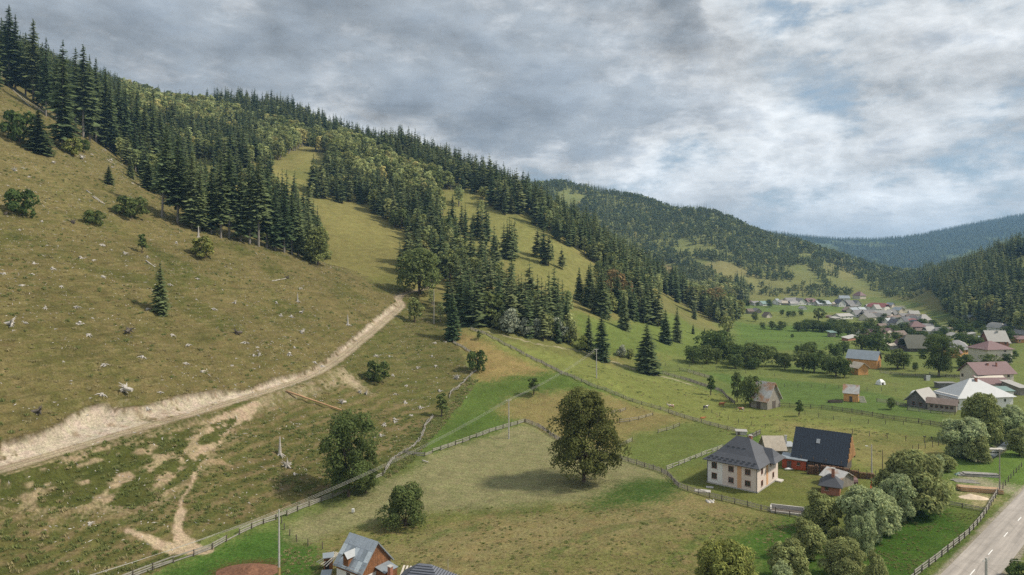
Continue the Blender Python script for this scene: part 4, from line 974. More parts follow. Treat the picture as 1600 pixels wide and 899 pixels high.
# ------------------------------------------------------------------ mesh collector for built things
class MB:
    def __init__(s): s.v = []; s.f = []
    def face(s, pts): o = len(s.v); s.v += [tuple(p) for p in pts]; s.f.append(tuple(range(o, o + len(pts)))); return s
    def hexa(s, b, t):
        """bottom ring and top ring, same count, both anticlockwise seen from above"""
        n = len(b); o = len(s.v); s.v += [tuple(p) for p in b] + [tuple(p) for p in t]
        s.f.append(tuple(o + i for i in reversed(range(n)))); s.f.append(tuple(o + n + i for i in range(n)))
        for i in range(n): j = (i + 1) % n; s.f.append((o + i, o + j, o + n + j, o + n + i))
        return s
    def box(s, c, d, rz=0.0):
        hx, hy, hz = d[0] / 2, d[1] / 2, d[2] / 2; q = []
        for sx, sy in ((-1, -1), (1, -1), (1, 1), (-1, 1)):
            x, y = sx * hx, sy * hy; q.append((c[0] + x * math.cos(rz) - y * math.sin(rz), c[1] + x * math.sin(rz) + y * math.cos(rz)))
        return s.hexa([(x, y, c[2] - hz) for x, y in q], [(x, y, c[2] + hz) for x, y in q])
    def slab(s, quad, th):
        """a sheet of real thickness below the given polygon"""
        a, b, c = [Vector(p) for p in quad[:3]]; n = (b - a).cross(c - a).normalized()
        if n.z < 0: quad = list(reversed(quad)); n = -n
        return s.hexa([tuple(Vector(p) - n * th) for p in quad], [tuple(p) for p in quad])
    def bar(s, a, b, w, h=None):
        a = Vector(a); b = Vector(b); d = (b - a).normalized(); h = h or w
        u = d.cross(Vector((0, 0, 1))); u = Vector((1, 0, 0)) if u.length < 1e-4 else u.normalized(); t = u.cross(d)
        r = [u * w / 2 + t * h / 2, -u * w / 2 + t * h / 2, -u * w / 2 - t * h / 2, u * w / 2 - t * h / 2]
        return s.hexa([tuple(a + q) for q in r], [tuple(b + q) for q in r])
    def tube(s, pts, rad, sides=6):
        v, f = tube_np(pts, rad, sides); o = len(s.v); s.v += [tuple(p) for p in v]; s.f += [tuple(int(i) + o for i in q) for q in f]
        n = len(v); s.f.append(tuple(o + i for i in reversed(range(sides)))); s.f.append(tuple(o + n - sides + i for i in range(sides))); return s
    def mesh(s, name, m, smooth=False):
        me = bpy.data.meshes.new(name); me.from_pydata(s.v, [], s.f); me.update()
        for q in (m if isinstance(m, (list, tuple)) else [m]): me.materials.append(q)
        bm = bmesh.new(); bm.from_mesh(me); bmesh.ops.recalc_face_normals(bm, faces=bm.faces); bm.to_mesh(me); bm.free()
        if smooth: me.shade_smooth()
        return me
    def obj(s, name, m, parent=None, smooth=False): return link(bpy.data.objects.new(name, s.mesh(name, m, smooth)), parent)
def empty(name, loc, rz=0.0, label=None, cat=None, group=None):
    o = link(bpy.data.objects.new(name, None)); o.empty_display_size = .5; o.location = loc; o.rotation_euler = (0, 0, rz)
    return tag(o, label, cat, group)

# ------------------------------------------------------------------ materials of built things
WHITE = mat('white_plaster', (.72, .70, .67), .9, noise=(2, .06)); CREAM = mat('cream_plaster', (.62, .56, .47), .9, noise=(2, .07))
PINK = mat('pinkish_plaster', (.66, .56, .50), .9, noise=(2, .05)); ORANGE = mat('apricot_plaster', (.62, .36, .20), .9, noise=(2, .06))
WOODB = mat('brown_boards', (.20, .09, .04), .8, noise=(3, .35)); WOODO = mat('fresh_orange_boards', (.55, .29, .11), .75, noise=(3, .2)); WOODG = mat('weathered_grey_wood', (.27, .245, .21), .95, noise=(6, .3))
WOODD = mat('dark_old_wood', (.11, .09, .075), .95, noise=(5, .3)); REDW = mat('red_painted_boards', (.36, .075, .03), .7, noise=(3, .2)); BRICK = mat('red_brick', (.34, .15, .10), .9, noise=(9, .2))
ZINC = mat('galvanised_sheet', (.24, .275, .305), .5, .15, noise=(1.2, .12), spec=.5); ZINCW = mat('bright_metal_sheet', (.31, .33, .345), .55, .0, noise=(1.5, .08), spec=.5)
ZRUST = mat('rusting_metal_sheet', (.50, .49, .47), .6, .1, noise=(1.6, .2), c2=(.38, .22, .13)); SLATE = mat('dark_roof_sheet', (.055, .058, .068), .5, noise=(2, .12), spec=.5)
BLUE = mat('dark_blue_roof_sheet', (.02, .03, .046), .5, noise=(1.5, .12), spec=.5); MAUVE = mat('mauve_roof_sheet', (.175, .105, .105), .7, noise=(1.5, .1)); REDR = mat('red_roof_sheet', (.24, .085, .075), .7, noise=(1.5, .1))
GREYR = mat('grey_shingle_roof', (.21, .205, .20), .9, noise=(6, .2)); BROWNR = mat('brown_roof_sheet', (.17, .13, .11), .8, noise=(4, .2)); BEIGER = mat('beige_board_roof', (.42, .37, .30), .9, noise=(5, .2))
MOSSR = mat('mossy_dark_shingles', (.13, .13, .105), .95, noise=(5, .2)); WHITER = mat('pale_roof_sheet', (.35, .335, .31), .6, noise=(1.5, .08)); TEAL = mat('teal_roof_sheet', (.16, .24, .22), .6, noise=(2, .1))
GLASS = mat('dark_window_glass', (.03, .035, .04), .12, noise=(2, .1), spec=.8); FRAME = mat('brown_window_frame', (.20, .075, .045), .6, noise=(5, .1)); FRAMEW = mat('white_window_frame', (.7, .7, .68), .6, noise=(5, .05))
CONC = mat('concrete', (.42, .40, .37), .9, noise=(3, .15)); CONCD = mat('dark_stone', (.16, .155, .15), .95, noise=(5, .3)); STONE = mat('pale_stone', (.55, .52, .47), .95, noise=(3, .2))
ASPH = mat('worn_asphalt', (.235, .21, .185), .92, noise=(1.5, .12)); PAINT = mat('road_paint', (.72, .71, .68), .7, noise=(6, .15)); DARK = mat('dark_opening', (.02, .018, .016), .9)
DEADW = mat('bleached_stump_wood', (.42, .39, .35), .95, noise=(5, .3)); SOILM = mat('brown_soil', (.17, .085, .05), 1, noise=(3, .35), bump=.1); DEADD = mat('dark_root_plate', (.10, .085, .07), 1, noise=(5, .4))
SAND = mat('sand', (.62, .50, .37), 1, noise=(3, .15), bump=.05)

# ------------------------------------------------------------------ houses
def roof_mesh(w, d, z0, rise, kind, ov, th=.16, ridge='x', rl=.35, flare=0.0):
    """roof planes of a w x d house with eaves at z0; ridge runs along x or y"""
    if ridge == 'y':
        m = roof_mesh(d, w, z0, rise, kind, ov, th, 'x', rl, flare); m.v = [(-y, x, z) for x, y, z in m.v]; return m
    m = MB(); X_, Y_ = w / 2 + ov, d / 2 + ov; ze = z0 - rise * ov / (d / 2)
    if kind == 'gable':
        for s in (-1, 1): m.slab([(-X_, s * Y_, ze), (X_, s * Y_, ze), (X_, 0, z0 + rise), (-X_, 0, z0 + rise)], th)
    elif kind == 'hip':
        k = rl * w / 2; rings = [(X_, Y_, z0 - (0.15 if flare else rise * ov / (d / 2)))]
        if flare: rings.append((X_ - (X_ - k) * .42, Y_ * .58, z0 + rise * .30))
        rings.append((k, 0.0, z0 + rise))
        for (xa, ya, za), (xb, yb, zb) in zip(rings[:-1], rings[1:]):
            for s in (-1, 1):
                m.slab([(-xa, s * ya, za), (xa, s * ya, za), (xb, s * yb, zb), (-xb, s * yb, zb)], th)
                if yb > 0: m.slab([(s * xa, -ya, za), (s * xa, ya, za), (s * xb, yb, zb), (s * xb, -yb, zb)], th)
                else: m.slab([(s * xa, -ya, za), (s * xa, ya, za), (s * xb, 0, zb)], th)
    elif kind == 'shed': m.slab([(-X_, -Y_, z0), (X_, -Y_, z0), (X_, Y_, z0 + rise), (-X_, Y_, z0 + rise)], th)
    elif kind == 'half':    # half-hipped
        k = w / 2 * .72; zt = z0 + rise * .62
        for s in (-1, 1):
            m.slab([(-X_, s * Y_, ze), (X_, s * Y_, ze), (X_, s * Y_ * .4, zt), (k, 0, z0 + rise), (-k, 0, z0 + rise), (-X_, s * Y_ * .4, zt)], th)
            m.slab([(s * X_, -Y_ * .4, zt), (s * X_, Y_ * .4, zt), (s * k, 0, z0 + rise)], th)
    return m
def wall_mesh(w, d, h, rise, kind, ridge='x', base=-1.2):
    m = MB()
    b = [(-w / 2, -d / 2, base), (w / 2, -d / 2, base), (w / 2, d / 2, base), (-w / 2, d / 2, base)]; m.hexa(b, [(x, y, h) for x, y, _ in b])
    if kind in ('gable',):
        e = .04
        if ridge == 'x':
            for s in (-1, 1):
                x0, x1 = s * w / 2, s * (w / 2 - .25); x0 -= s * .004
                m.hexa([(x0, -d / 2 + e, h), (x1, -d / 2 + e, h), (x1, d / 2 - e, h), (x0, d / 2 - e, h)], [(x0, -.02, h + rise - .12), (x1, -.02, h + rise - .12), (x1, .02, h + rise - .12), (x0, .02, h + rise - .12)])
        else:
            for s in (-1, 1):
                y0, y1 = s * d / 2, s * (d / 2 - .25); y0 -= s * .004
                m.hexa([(-w / 2 + e, y0, h), (-w / 2 + e, y1, h), (w / 2 - e, y1, h), (w / 2 - e, y0, h)], [(-.02, y0, h + rise - .12), (-.02, y1, h + rise - .12), (.02, y1, h + rise - .12), (.02, y0, h + rise - .12)])
    if kind == 'shed':
        m.hexa([(-w / 2, -d / 2 + .01, h), (w / 2, -d / 2 + .01, h), (w / 2, d / 2 - .004, h), (-w / 2, d / 2 - .004, h)], [(-w / 2, -d / 2 + .01, h + .02), (w / 2, -d / 2 + .01, h + .02), (w / 2, d / 2 - .004, h + rise - .15), (-w / 2, d / 2 - .004, h + rise - .15)])
    return m
WIN = {}
def window(parent, x, y, z, w, h, rz, frame=FRAME, detail=True, arch=False):
    """a window set into a wall: casing standing proud, pane set back inside it"""
    key = (round(w, 2), round(h, 2), frame.name, detail, arch)
    if key not in WIN:
        m = MB(); t = .09
        m.box((-w / 2 + t / 2, -.03, 0), (t, .12, h)); m.box((w / 2 - t / 2, -.03, 0), (t, .12, h)); m.box((0, -.03, h / 2 - t / 2), (w - 2 * t, .12, t)); m.box((0, -.03, -h / 2 + t / 2), (w - 2 * t, .12, t))
        if detail and w > .8: m.box((0, -.035, 0), (.07, .10, h - 2 * t))
        if arch: m.hexa([(-w / 2, -.09, h / 2), (w / 2, -.09, h / 2), (w / 2, .03, h / 2), (-w / 2, .03, h / 2)], [(-w / 5, -.09, h / 2 + .22), (w / 5, -.09, h / 2 + .22), (w / 5, .03, h / 2 + .22), (-w / 5, .03, h / 2 + .22)])
        p = MB().box((0, -.022, 0), (w - 2 * t, .04, h - 2 * t)); s_ = MB().box((0, -.07, -h / 2 - .04), (w + .2, .2, .06))
        WIN[key] = (m.mesh('window', frame), p.mesh('pane', GLASS), s_.mesh('sill', CONC))
    a, b, c = WIN[key]
    o = link(bpy.data.objects.new('window', a), parent); o.location = (x, y, z); o.rotation_euler = (0, 0, rz)
    q = link(bpy.data.objects.new('pane', b), o)
    if detail: link(bpy.data.objects.new('sill', c), o)
    return o
def face_pos(w, d, side, t):
    """point on a wall face: side f(ront) r(ight) b(ack) l(eft), t 0..1 along it"""
    if side == 'f': return (-w / 2 + w * t, -d / 2, 0.0)
    if side == 'r': return (w / 2, -d / 2 + d * t, math.pi / 2)
    if side == 'b': return (w / 2 - w * t, d / 2, math.pi)
    return (-w / 2, d / 2 - d * t, -math.pi / 2)
def house(label, A, B, depth, hw, rise, rmat, wmat, kind='gable', ridge='x', ov=.5, name='house', cat='house', wins=(), rl=.35, flare=0, chim=None, frame=FRAME, group=None, detail=True, wsize=(1.0, 1.2), door=None, seams=0, sheets=0, z=None):
    """A, B: photo pixels of the foot of the front wall's left and right corners"""
    a, b = (at(*A) if not isinstance(A, Vector) else A), (at(*B) if not isinstance(B, Vector) else B)
    d = Vector((b.x - a.x, b.y - a.y)); w = d.length; rz = math.atan2(d.y, d.x)
    cx, cy = (a.x + b.x) / 2 - math.sin(rz) * depth / 2, (a.y + b.y) / 2 + math.cos(rz) * depth / 2
    r = empty(name, (cx, cy, (gz((a.x + b.x) / 2, (a.y + b.y) / 2)) if z is None else z), rz, label, cat, group)
    wl = wall_mesh(w, depth, hw, rise, kind, ridge).obj('wall', wmat, r)
    rf = roof_mesh(w, depth, hw + .02, rise, kind, ov, ridge=ridge, rl=rl, flare=flare).obj('roof', rmat, r)
    for side, t, zz, *sz in wins:
        x, y, ang = face_pos(w, depth, side, t); ws = sz[0] if sz else wsize; window(r, x, y, zz, ws[0], ws[1], ang, frame, detail)
    if door:
        for side, t, dw, dh in door:
            x, y, ang = face_pos(w, depth, side, t); o = MB().box((0, -.03, dh / 2), (dw, .1, dh)).obj('door', WOODD, r); o.location = (x, y, 0); o.rotation_euler = (0, 0, ang)
            if detail: k = MB().box((dw * .35, -.11, dh * .45), (.05, .08, .14)).obj('handle', CONC, o)
    if chim:
        for t, u, ch, cw, cm in chim:
            c = MB().box((0, 0, ch / 2), (cw, cw, ch)).obj('chimney', cm, rf); x, y = -w / 2 + w * t, -depth / 2 + depth * u
            if ridge == 'x' or kind == 'hip': zr = hw + rise * (1 - abs(y) / (depth / 2))
            else: zr = hw + rise * (1 - abs(x) / (w / 2))
            c.location = (x, y, zr - .4)
            cp = MB().box((0, 0, ch + .05), (cw + .2, cw + .2, .1)).obj('chimney_cap', CONC, c)
    if seams:
        m = MB(); n = int((w + 2 * ov) / seams)
        if ridge == 'x' and kind == 'gable':
            ze = hw + .02 - rise * ov / (depth / 2)
            for i in range(n + 1):
                x = -w / 2 - ov + (w + 2 * ov) * i / n
                for s in (-1, 1): m.bar((x, s * (depth / 2 + ov), ze + .03), (x, s * .02, hw + .02 + rise + .02), .09, .10)
            o = m.obj('roof_seam', rmat, r); o['kind'] = 'stuff'
    return r, w, depth

def wins_row(side, n, z, t0=.15, t1=.85): return [(side, t0 + (t1 - t0) * i / max(1, n - 1), z) for i in range(n)]

# the white two-storey house
r, w, d = house('two-storey cream and white house with dark flared hip roof and brown windows', (1105,754), (1183,771), 13.2, 5.6, 4.6, SLATE, PINK, 'hip', ov=.8, rl=.26, flare=1,
    wins=[('f', .15, 4.3, (1.25, 1.35)), ('f', .49, 4.2, (1.2, 1.25)), ('f', .82, 4.2, (1.25, 1.25)), ('f', .15, 1.9, (1.25, 1.35)), ('f', .49, 1.7, (1.2, 1.25)), ('f', .82, 1.7, (1.25, 1.25)),
          ('r', .22, 4.2, (1.0, 1.3)), ('r', .22, 1.5, (1.0, 1.2)), ('r', .76, 1.7, (.9, 1.2)), ('l', .3, 4.2), ('l', .7, 4.2), ('l', .3, 1.7), ('l', .7, 1.7), ('b', .3, 4.2), ('b', .7, 4.2)], wsize=(1.2, 1.2))
for q, t in enumerate((.64, .76, .88)): x, y, ang = face_pos(w, d, 'r', t); window(r, x, y, 4.55, .62, .95, ang, FRAME, True, True)
for side, t, ww, mm in (('f', .655, .95, ORANGE), ('r', .47, 1.1, ORANGE)):
    x, y, ang = face_pos(w, d, side, t); o = MB().box((0, -.015, 2.85), (ww, .06, 5.3)).obj('wall_panel', mm, r); o.location = (x, y, 0); o.rotation_euler = (0, 0, ang)
o = MB().box((0, -.003, 4.15), (w * .31, .03, 2.6)).box((0, -.003, 1.45), (w * .31, .03, 2.6)).obj('wall_panel', WHITE, r); o.location = (-w / 2 + w * .162, -d / 2, 0)
for t in (0.004, .999):
    x, y, ang = face_pos(w, d, 'f', t); o = MB().tube([(x, y - .1, -.3), (x, y - .1, 5.5)], [.07, .07], 6).obj('downpipe', SLATE, r)
o = MB().box((0, -d / 2 - .04, -.15), (w + .3, .12, .9)).box((w / 2 + .04, 0, -.15), (.12, d + .02, .9)).obj('plinth', CONC, r)
mb = MB(); rows = []
for rowz, n, x0, x1 in ((.09, 9, -.46, .42), (.17, 9, -.42, .44), (.62, 4, -.2, .12)):   # snow guards: short bars standing on the roof
    for i in range(n):
        x = w * (x0 + (x1 - x0) * i / (n - 1)); ys_ = -(d / 2 + .8) * (1 - rowz)
        zz = 5.6 + (.3 * 4.6 + .15) * (rowz / .42) - .15 if rowz < .42 else 5.6 + 4.6 * (.3 + .7 * (rowz - .42) / .58)
        g_ = MB().box((x, ys_, zz + .16), (.75, .06, .16)).obj('snow_guard', SLATE, r)
wing = roof_mesh(5.0, 6.0, 5.55, 2.3, 'hip', .7, ridge='x', rl=.5, flare=1).obj('wing_roof', SLATE, r); wing.location = (w / 2 - 1.3, d * .22, 0)
c_ = MB().box((1.6, .6, 9.9), (.6, .6, 1.4)).obj('chimney', BRICK, r); MB().box((1.6, .6, 10.65), (.8, .8, .12)).obj('chimney_cap', CONC, c_)
o = MB().box((w / 2 + .7, d / 2 - 1.2, .02), (1.5, 2.0, .3)).obj('doorstep', STONE, r)
# a-frame barn
r, w, d = house('steep dark blue metal-roofed barn with open orange timber gable', (1241,731), (1319,743.5), 9.0, 3.3, 5.9, BLUE, WOODD, 'gable', ov=.7, name='barn', cat='barn', seams=.62)
for s in (-1, 1):
    for i in range(5): MB().bar((w / 2 + .85, s * (4.1 - i * .9), 3.2), (w / 2 + .85, s * (4.1 - i * .9), 3.3 + 5.7 * (1 - (4.1 - i * .9) / 4.6)), .12, .7).obj('gable_board', mat('gable_timber', (.34, .185, .08), .85, noise=(4, .3)), r)
for x in (-.35, -.1, .15, .45): MB().box((w * x, -d / 2 - .35, 1.6), (.2, .2, 3.6)).obj('post', WOODD, r)
o = MB().slab([(-1.35, -2.3, 6.28), (-.55, -2.3, 6.28), (-.55, -1.6, 7.2), (-1.35, -1.6, 7.2)], .2).obj('skylight', ZINCW, r); o.location = (.3, -.12, .06)
# the yard's other roofs
house('low dark red painted shed with grey roof between the white house and the barn', (1222,731), (1259,736), 3.2, 2.5, .5, ZINC, REDW, 'shed', ov=.35, name='shed', cat='shed', door=[('f', .3, 1.0, 1.9)], wins=[('f', .7, 1.5, (.8, .8))])
house('beige board-roofed shed right behind the white house', (1199,716), (1226,716), 5.0, 2.6, 2.6, BEIGER, WOODG, 'gable', ridge='x', ov=.6, name='shed', cat='shed')
house('small white annex with a white chimney left of the dark blue barn', (1228,713), (1240,713), 3.0, 2.6, .4, ZINCW, WHITE, 'shed', name='annex', cat='shed', chim=[(.2, .5, 2.4, .5, WHITE)])
r, w, d = house('brick summer kitchen with dark tiled roof and a tall brick chimney', (1283,772), (1312,776), 4.4, 2.4, 1.7, SLATE, BRICK, 'hip', ov=.6, name='summer_kitchen', cat='outbuilding', rl=.2, chim=[(.62, .4, 2.1, .62, BRICK)], wins=[('f', .3, 1.4, (.8, .8))])
house('low shed with weathered grey sheet roof behind the brick summer kitchen', (1312,764), (1334,758), 4.6, 2.0, 1.4, ZRUST, WOODG, 'gable', ridge='y', ov=.4, name='shed', cat='shed')
# wooden house with metal roof at the bottom
aA = Vector((-28.0, 109.0, 0)); bB = Vector((-23.3, 105.7, 0))
r, w, d = house('wooden loft house with patchwork galvanised roof and whitewashed ground floor', aA, bB, 6.2, 3.1, 3.55, ZINC, WHITE, 'gable', ridge='x', ov=.45, wins=[('f', .86, 1.1, (.9, .8)), ('r', .72, 1.2, (1.0, 1.0))], door=[('f', .48, .8, 2.0)])
for i in range(13):      # vertical boards of the gable
    y = -d / 2 + (i + .5) * d / 13; top = 3.1 + 3.45 * (1 - abs(y) / (d / 2)) - .1
    MB().box((w / 2 + .03 + .012 * (i % 2), y, (2.0 + top) / 2), (.06, d / 13 - .03, top - 2.0)).obj('board', WOODB, r)
for i in range(14):
    x = -w / 2 + (i + .5) * w / 14; MB().box((x, -d / 2 - .03 - .012 * (i % 2), 2.6), (w / 14 - .03, .06, 1.0)).obj('board', WOODB, r)
sl_ = math.atan2(3.55, d / 2); L_ = math.hypot(d / 2 + .45, 3.55 * (d / 2 + .45) / (d / 2))
for i in range(7):        # roof sheets, lapped and slightly uneven
    for j in range(3):
        ww = (w + .9) / 7; x = -w / 2 - .45 + (i + .5) * ww; s0 = (j + .02) / 3; s1 = (j + .99) / 3; e = .03 + .018 * ((i + j) % 2)
        yy = lambda q: -(d / 2 + .45) * (1 - q); zz = lambda q: 3.12 + 3.55 * (1 - abs(yy(q)) / (d / 2)) + e
        MB().slab([(x - ww * .485, yy(s0), zz(s0)), (x + ww * .485, yy(s0), zz(s0)), (x + ww * .485, yy(s1), zz(s1)), (x - ww * .485, yy(s1), zz(s1))], .03).obj('roof_sheet', [ZINC, mat('dull_zinc', (.34, .38, .42), .5, .3), mat('pale_zinc', (.50, .55, .58), .45, .3)][(i * 7 + j * 5 + i * j) % 3], r)
dm = MB(); dx = -w * .06; dm.hexa([(dx - .8, -d / 2 - .15, 2.6), (dx + .35, -d / 2 - .15, 2.6), (dx + .35, -.9, 2.6), (dx - .8, -.9, 2.6)], [(dx - .8, -d / 2 - .15, 4.6), (dx + .35, -d / 2 - .15, 4.6), (dx + .35, -.9, 4.6), (dx - .8, -.9, 4.6)])
do = dm.obj('dormer', WOODB, r); rm = MB(); rm.slab([(dx - 1.05, -d / 2 - .5, 4.35), (dx - .22, -d / 2 - .5, 5.2), (dx - .22, -.4, 5.2), (dx - 1.05, -.4, 4.35)], .05); rm.slab([(dx + .6, -d / 2 - .5, 4.35), (dx - .22, -d / 2 - .5, 5.2), (dx - .22, -.4, 5.2), (dx + .6, -.4, 4.35)], .05); rm.obj('dormer_roof', ZINCW, do)
le = MB().slab([(w / 2 + .1, -.4, 2.7), (w / 2 + .1, 2.6, 2.7), (w / 2 + 2.3, 2.6, 2.25), (w / 2 + 2.3, -.4, 2.25)], .08).obj('lean_to_roof', ZINC, r)
MB().box((w / 2 + 1.2, 1.1, .8), (2.0, 2.6, 2.6)).obj('lean_to', WOODB, r)
ch = MB().box((w / 2 + 2.9, .2, 1.6), (.6, .6, 3.4)).obj('chimney', BRICK, r); MB().box((w / 2 + 2.9, .2, 3.36), (.8, .8, .1)).obj('chimney_cap', CONC, ch)
for s in (-1, 1): MB().bar((-w / 2 - .4, s * 3.4, 2.75), (w / 2 + .4, s * 3.4, 2.75), .1, .14).obj('gutter', WOODG, r)
r, w, d = house('house with dark grey tiled roof cut off by the bottom edge of the photo', Vector((-18.2, 100.5, 0)), Vector((-9.6, 98.6, 0)), 7.2, 2.2, 3.0, mat('grey_tile_sheet', (.14, .15, .18), .5, noise=(4, .1)), WHITE, 'hip', ov=.5, rl=.22, wins=[('f', .3, 1.2), ('f', .7, 1.2)])
m = MB()
for k in range(1, 13):
    f = k / 13; xx = (4.9 * (1 - f) + .95 * f); yy = 4.1 * (1 - f); zz = 2.0 + 3.22 * f
    m.bar((-xx, -yy, zz + .02), (xx, -yy, zz + .02), .10, .05); m.bar((xx, -yy, zz + .02), (xx, yy, zz + .02), .10, .05); m.bar((-xx, -yy, zz + .02), (-xx, yy, zz + .02), .10, .05)
o = m.obj('tile_row', SLATE, r); o['kind'] = 'stuff'; o.location.z = .0
pz = at(513, 889); r = empty('outhouse', pz, .3, 'tiny brick and board outhouse left of the wooden loft house', 'outhouse')
MB().box((0, 0, .9), (1.4, 1.2, 2.4)).obj('wall', WOODB, r); MB().slab([(-.9, -.8, 2.15), (.9, -.8, 2.15), (.9, .8, 2.4), (-.9, .8, 2.4)], .08).obj('roof', ZINC, r); MB().box((-.2, -.61, .8), (.6, .06, 1.7)).obj('door', DARK, r)
for k in range(5):
    p = at(508 + k * 3.2, 886 + k * 2.2); o = MB().bar((-1.4, 0, .5), (1.5, .3, 1.7), .22, .05).obj('plank', mat('pale_planks', (.55, .50, .43), .9, noise=(5, .2)), None); o.location = (p.x, p.y, .1 + .12 * k); o.rotation_euler.z = .4 + .12 * k
    tag(o, 'pale sawn plank leaning in the heap beside the wooden loft house', 'plank', 'planks heaped beside the loft house')
p = at(509, 905); o = MB().slab([(-.9, -.5, .1), (.8, -.5, .3), (.9, .6, 1.3), (-.8, .6, 1.2)], .06).obj('sheet_metal', ZINC); o.location = p; tag(o, 'crumpled grey metal sheet lying below the planks by the loft house', 'metal sheet')
for k in range(6):
    p = Vector((-17.6 + k * .55, 108.5 - k * .12, .7)); o = MB().bar((-.1, -1.1, 0), (.25, 1.6, .95), .3, .05).obj('plank', MATS['pale_planks']); o.location = p
    tag(o, 'pale plank of the sloping stack behind the grey tiled roof', 'plank', 'planks stacked behind the tiled roof')

# village, nearer houses
V_ = []
house('grey plank hay barn with rusty metal roof at the end of the long meadow', (1172,636), (1199,641), 9.0, 3.5, 5.6, ZRUST, WOODG, 'gable', ov=.7, name='hay_barn', cat='barn', door=[('f', .5, 1.4, 2.3), ('r', .5, 2.2, 2.6)])
house('small bright orange plank shed with whitish metal roof alone in the green pasture', (1318,627), (1341,629), 4.2, 3.4, 2.6, ZRUST, WOODO, 'gable', ov=.35, name='shed', cat='shed', door=[('f', .5, 1.0, 2.0)])
house('long orange plank barn on a stone base with light blue-grey metal roof', (1323,573), (1370,577), 8.5, 4.6, 3.6, ZINC, WOODO, 'gable', ov=.5, name='barn', cat='barn', door=[('f', .55, 2.4, 1.6)], wins=[('r', .3, 3.2), ('r', .7, 3.2)])
house('small orange hut with grey board roof in front of the long orange barn', (1328,584), (1341,586.5), 5.5, 3.6, 2.0, BEIGER, WOODO, 'gable', ridge='x', ov=.7, name='hut', cat='hut')
house('old grey barn with pale metal gable roof and dark wooden gable', (1417,634), (1448,639), 8.5, 2.7, 3.4, WHITER, CONCD, 'gable', ridge='y', ov=.9, name='barn', cat='barn', wins=[('f', .35, 1.2), ('f', .7, 1.2)], detail=False)
house('long low cowshed with brown-grey roof joining barn and hip-roofed house', (1449,640), (1494,645), 5.0, 2.6, 1.4, BROWNR, WOODG, 'gable', ov=.5, name='cowshed', cat='shed', wins=wins_row('f', 5, 1.4), detail=False, wsize=(.9, .8))
house('large white house with broad pale metal hip roof behind the dark willow', (1497,641), (1583,638), 11.0, 4.7, 5.0, ZINCW, WHITE, 'hip', ov=.8, rl=.12, wins=wins_row('f', 5, 2.8) + wins_row('r', 3, 2.8), chim=[(.52, .42, 1.6, .7, BRICK)], detail=False, frame=FRAMEW)
house('big cream house with mauve gable roof and a second mauve roof below it', (1528,608), (1584,607), 9.0, 6.6, 3.6, MAUVE, CREAM, 'gable', ov=1.0, wins=wins_row('f', 3, 5.0) + wins_row('r', 2, 4.5) + wins_row('l', 2, 4.5), chim=[(.45, .35, 1.2, .6, BRICK), (.66, .28, 2.0, .5, BRICK)], detail=False)
house('mauve lower porch roof in front of the big cream house', (1533,611), (1579,611), 4.0, 2.6, 3.0, MAUVE, CREAM, 'shed', ov=.4, name='porch', cat='porch', wins=wins_row('f', 4, 1.4), detail=False)
house('white-walled wing with teal roof right of the hip-roofed house', (1560,622), (1584,622), 4.0, 2.6, 1.0, TEAL, WHITE, 'shed', name='annex', cat='outbuilding')
house('tall cream house with mauve pyramid roof and small windows', (1543,568), (1582,568), 11.5, 7.6, 3.3, MAUVE, CREAM, 'hip', ov=.9, rl=.1, wins=[('f', .7, 6.2, (1.4, .8)), ('f', .7, 3.8, (1.4, .8)), ('f', .35, 4.0, (.6, 1.2))], detail=False)
house('cream farmhouse with big whitish metal roof and brick red walls', (1545,543), (1576,543), 10.0, 4.2, 5.6, WHITER, BRICK, 'gable', ov=.7, wins=wins_row('f', 3, 2.4), chim=[(.6, .4, 1.4, .8, CONC)], detail=False)
house('little grey-roofed shed left of the whitish metal roof', (1532,540), (1545,540), 5.0, 3.0, 2.6, ZINC, WOODD, 'gable', name='shed', cat='shed')
house('old dark cottage with mossy half-hipped roof and pale ridge', (1419,550), (1455,550), 10.0, 3.0, 6.4, MOSSR, WOODD, 'half', ov=.8, name='cottage', wins=wins_row('f', 3, 1.6), detail=False, frame=FRAMEW)
house('bright orange board house with blue-black roof behind the big village tree', (1489,557), (1514,554), 9.0, 3.6, 4.2, SLATE, WOODO, 'half', ov=.8, wins=wins_row('f', 2, 1.8), detail=False)
house('small orange gable with mauve roof in front of the blue-black roof', (1487,559), (1500,560), 4.0, 3.2, 2.2, MAUVE, WOODO, 'gable', ridge='y', ov=.6, name='hut', cat='hut')
house('long pale house with mauve roof at the edge of the gardens', (1348,530), (1383,530), 8.0, 3.6, 3.2, MAUVE, WHITE, 'gable', ov=.6, wins=wins_row('f', 4, 2.0), detail=False)
house('mauve gabled house right of the long pale one', (1383,529), (1399,528), 10.0, 4.2, 3.0, MAUVE, PINK, 'gable', ridge='y', ov=.6, wins=wins_row('f', 2, 2.0), detail=False)
house('dark garden hut with mauve gable left of the mossy cottage', (1404,547), (1418,547), 6.0, 3.0, 3.0, MAUVE, WOODD, 'gable', ridge='y', ov=.7, name='hut', cat='hut')
house('beige flat-roofed shed at the left of the garden hut', (1392,547), (1407,547), 5.0, 2.4, 1.2, BEIGER, CONC, 'shed', name='shed', cat='shed')
house('dark red hut with sloping roof behind the round bushes', (1403,529), (1418,528), 6.0, 2.6, 2.6, BROWNR, REDW, 'gable', ridge='x', name='hut', cat='hut')
house('little grey shed with teal roof alone in the green strips', (1298,527), (1306,527), 4.0, 3.4, 1.0, TEAL, WOODG, 'shed', ov=.9, name='shed', cat='shed')
house('long low pink shelter left of the garden trees', (1325,533), (1342,531), 4.0, 2.0, 1.0, WHITER, BRICK, 'shed', ov=.5, name='shelter', cat='shed')
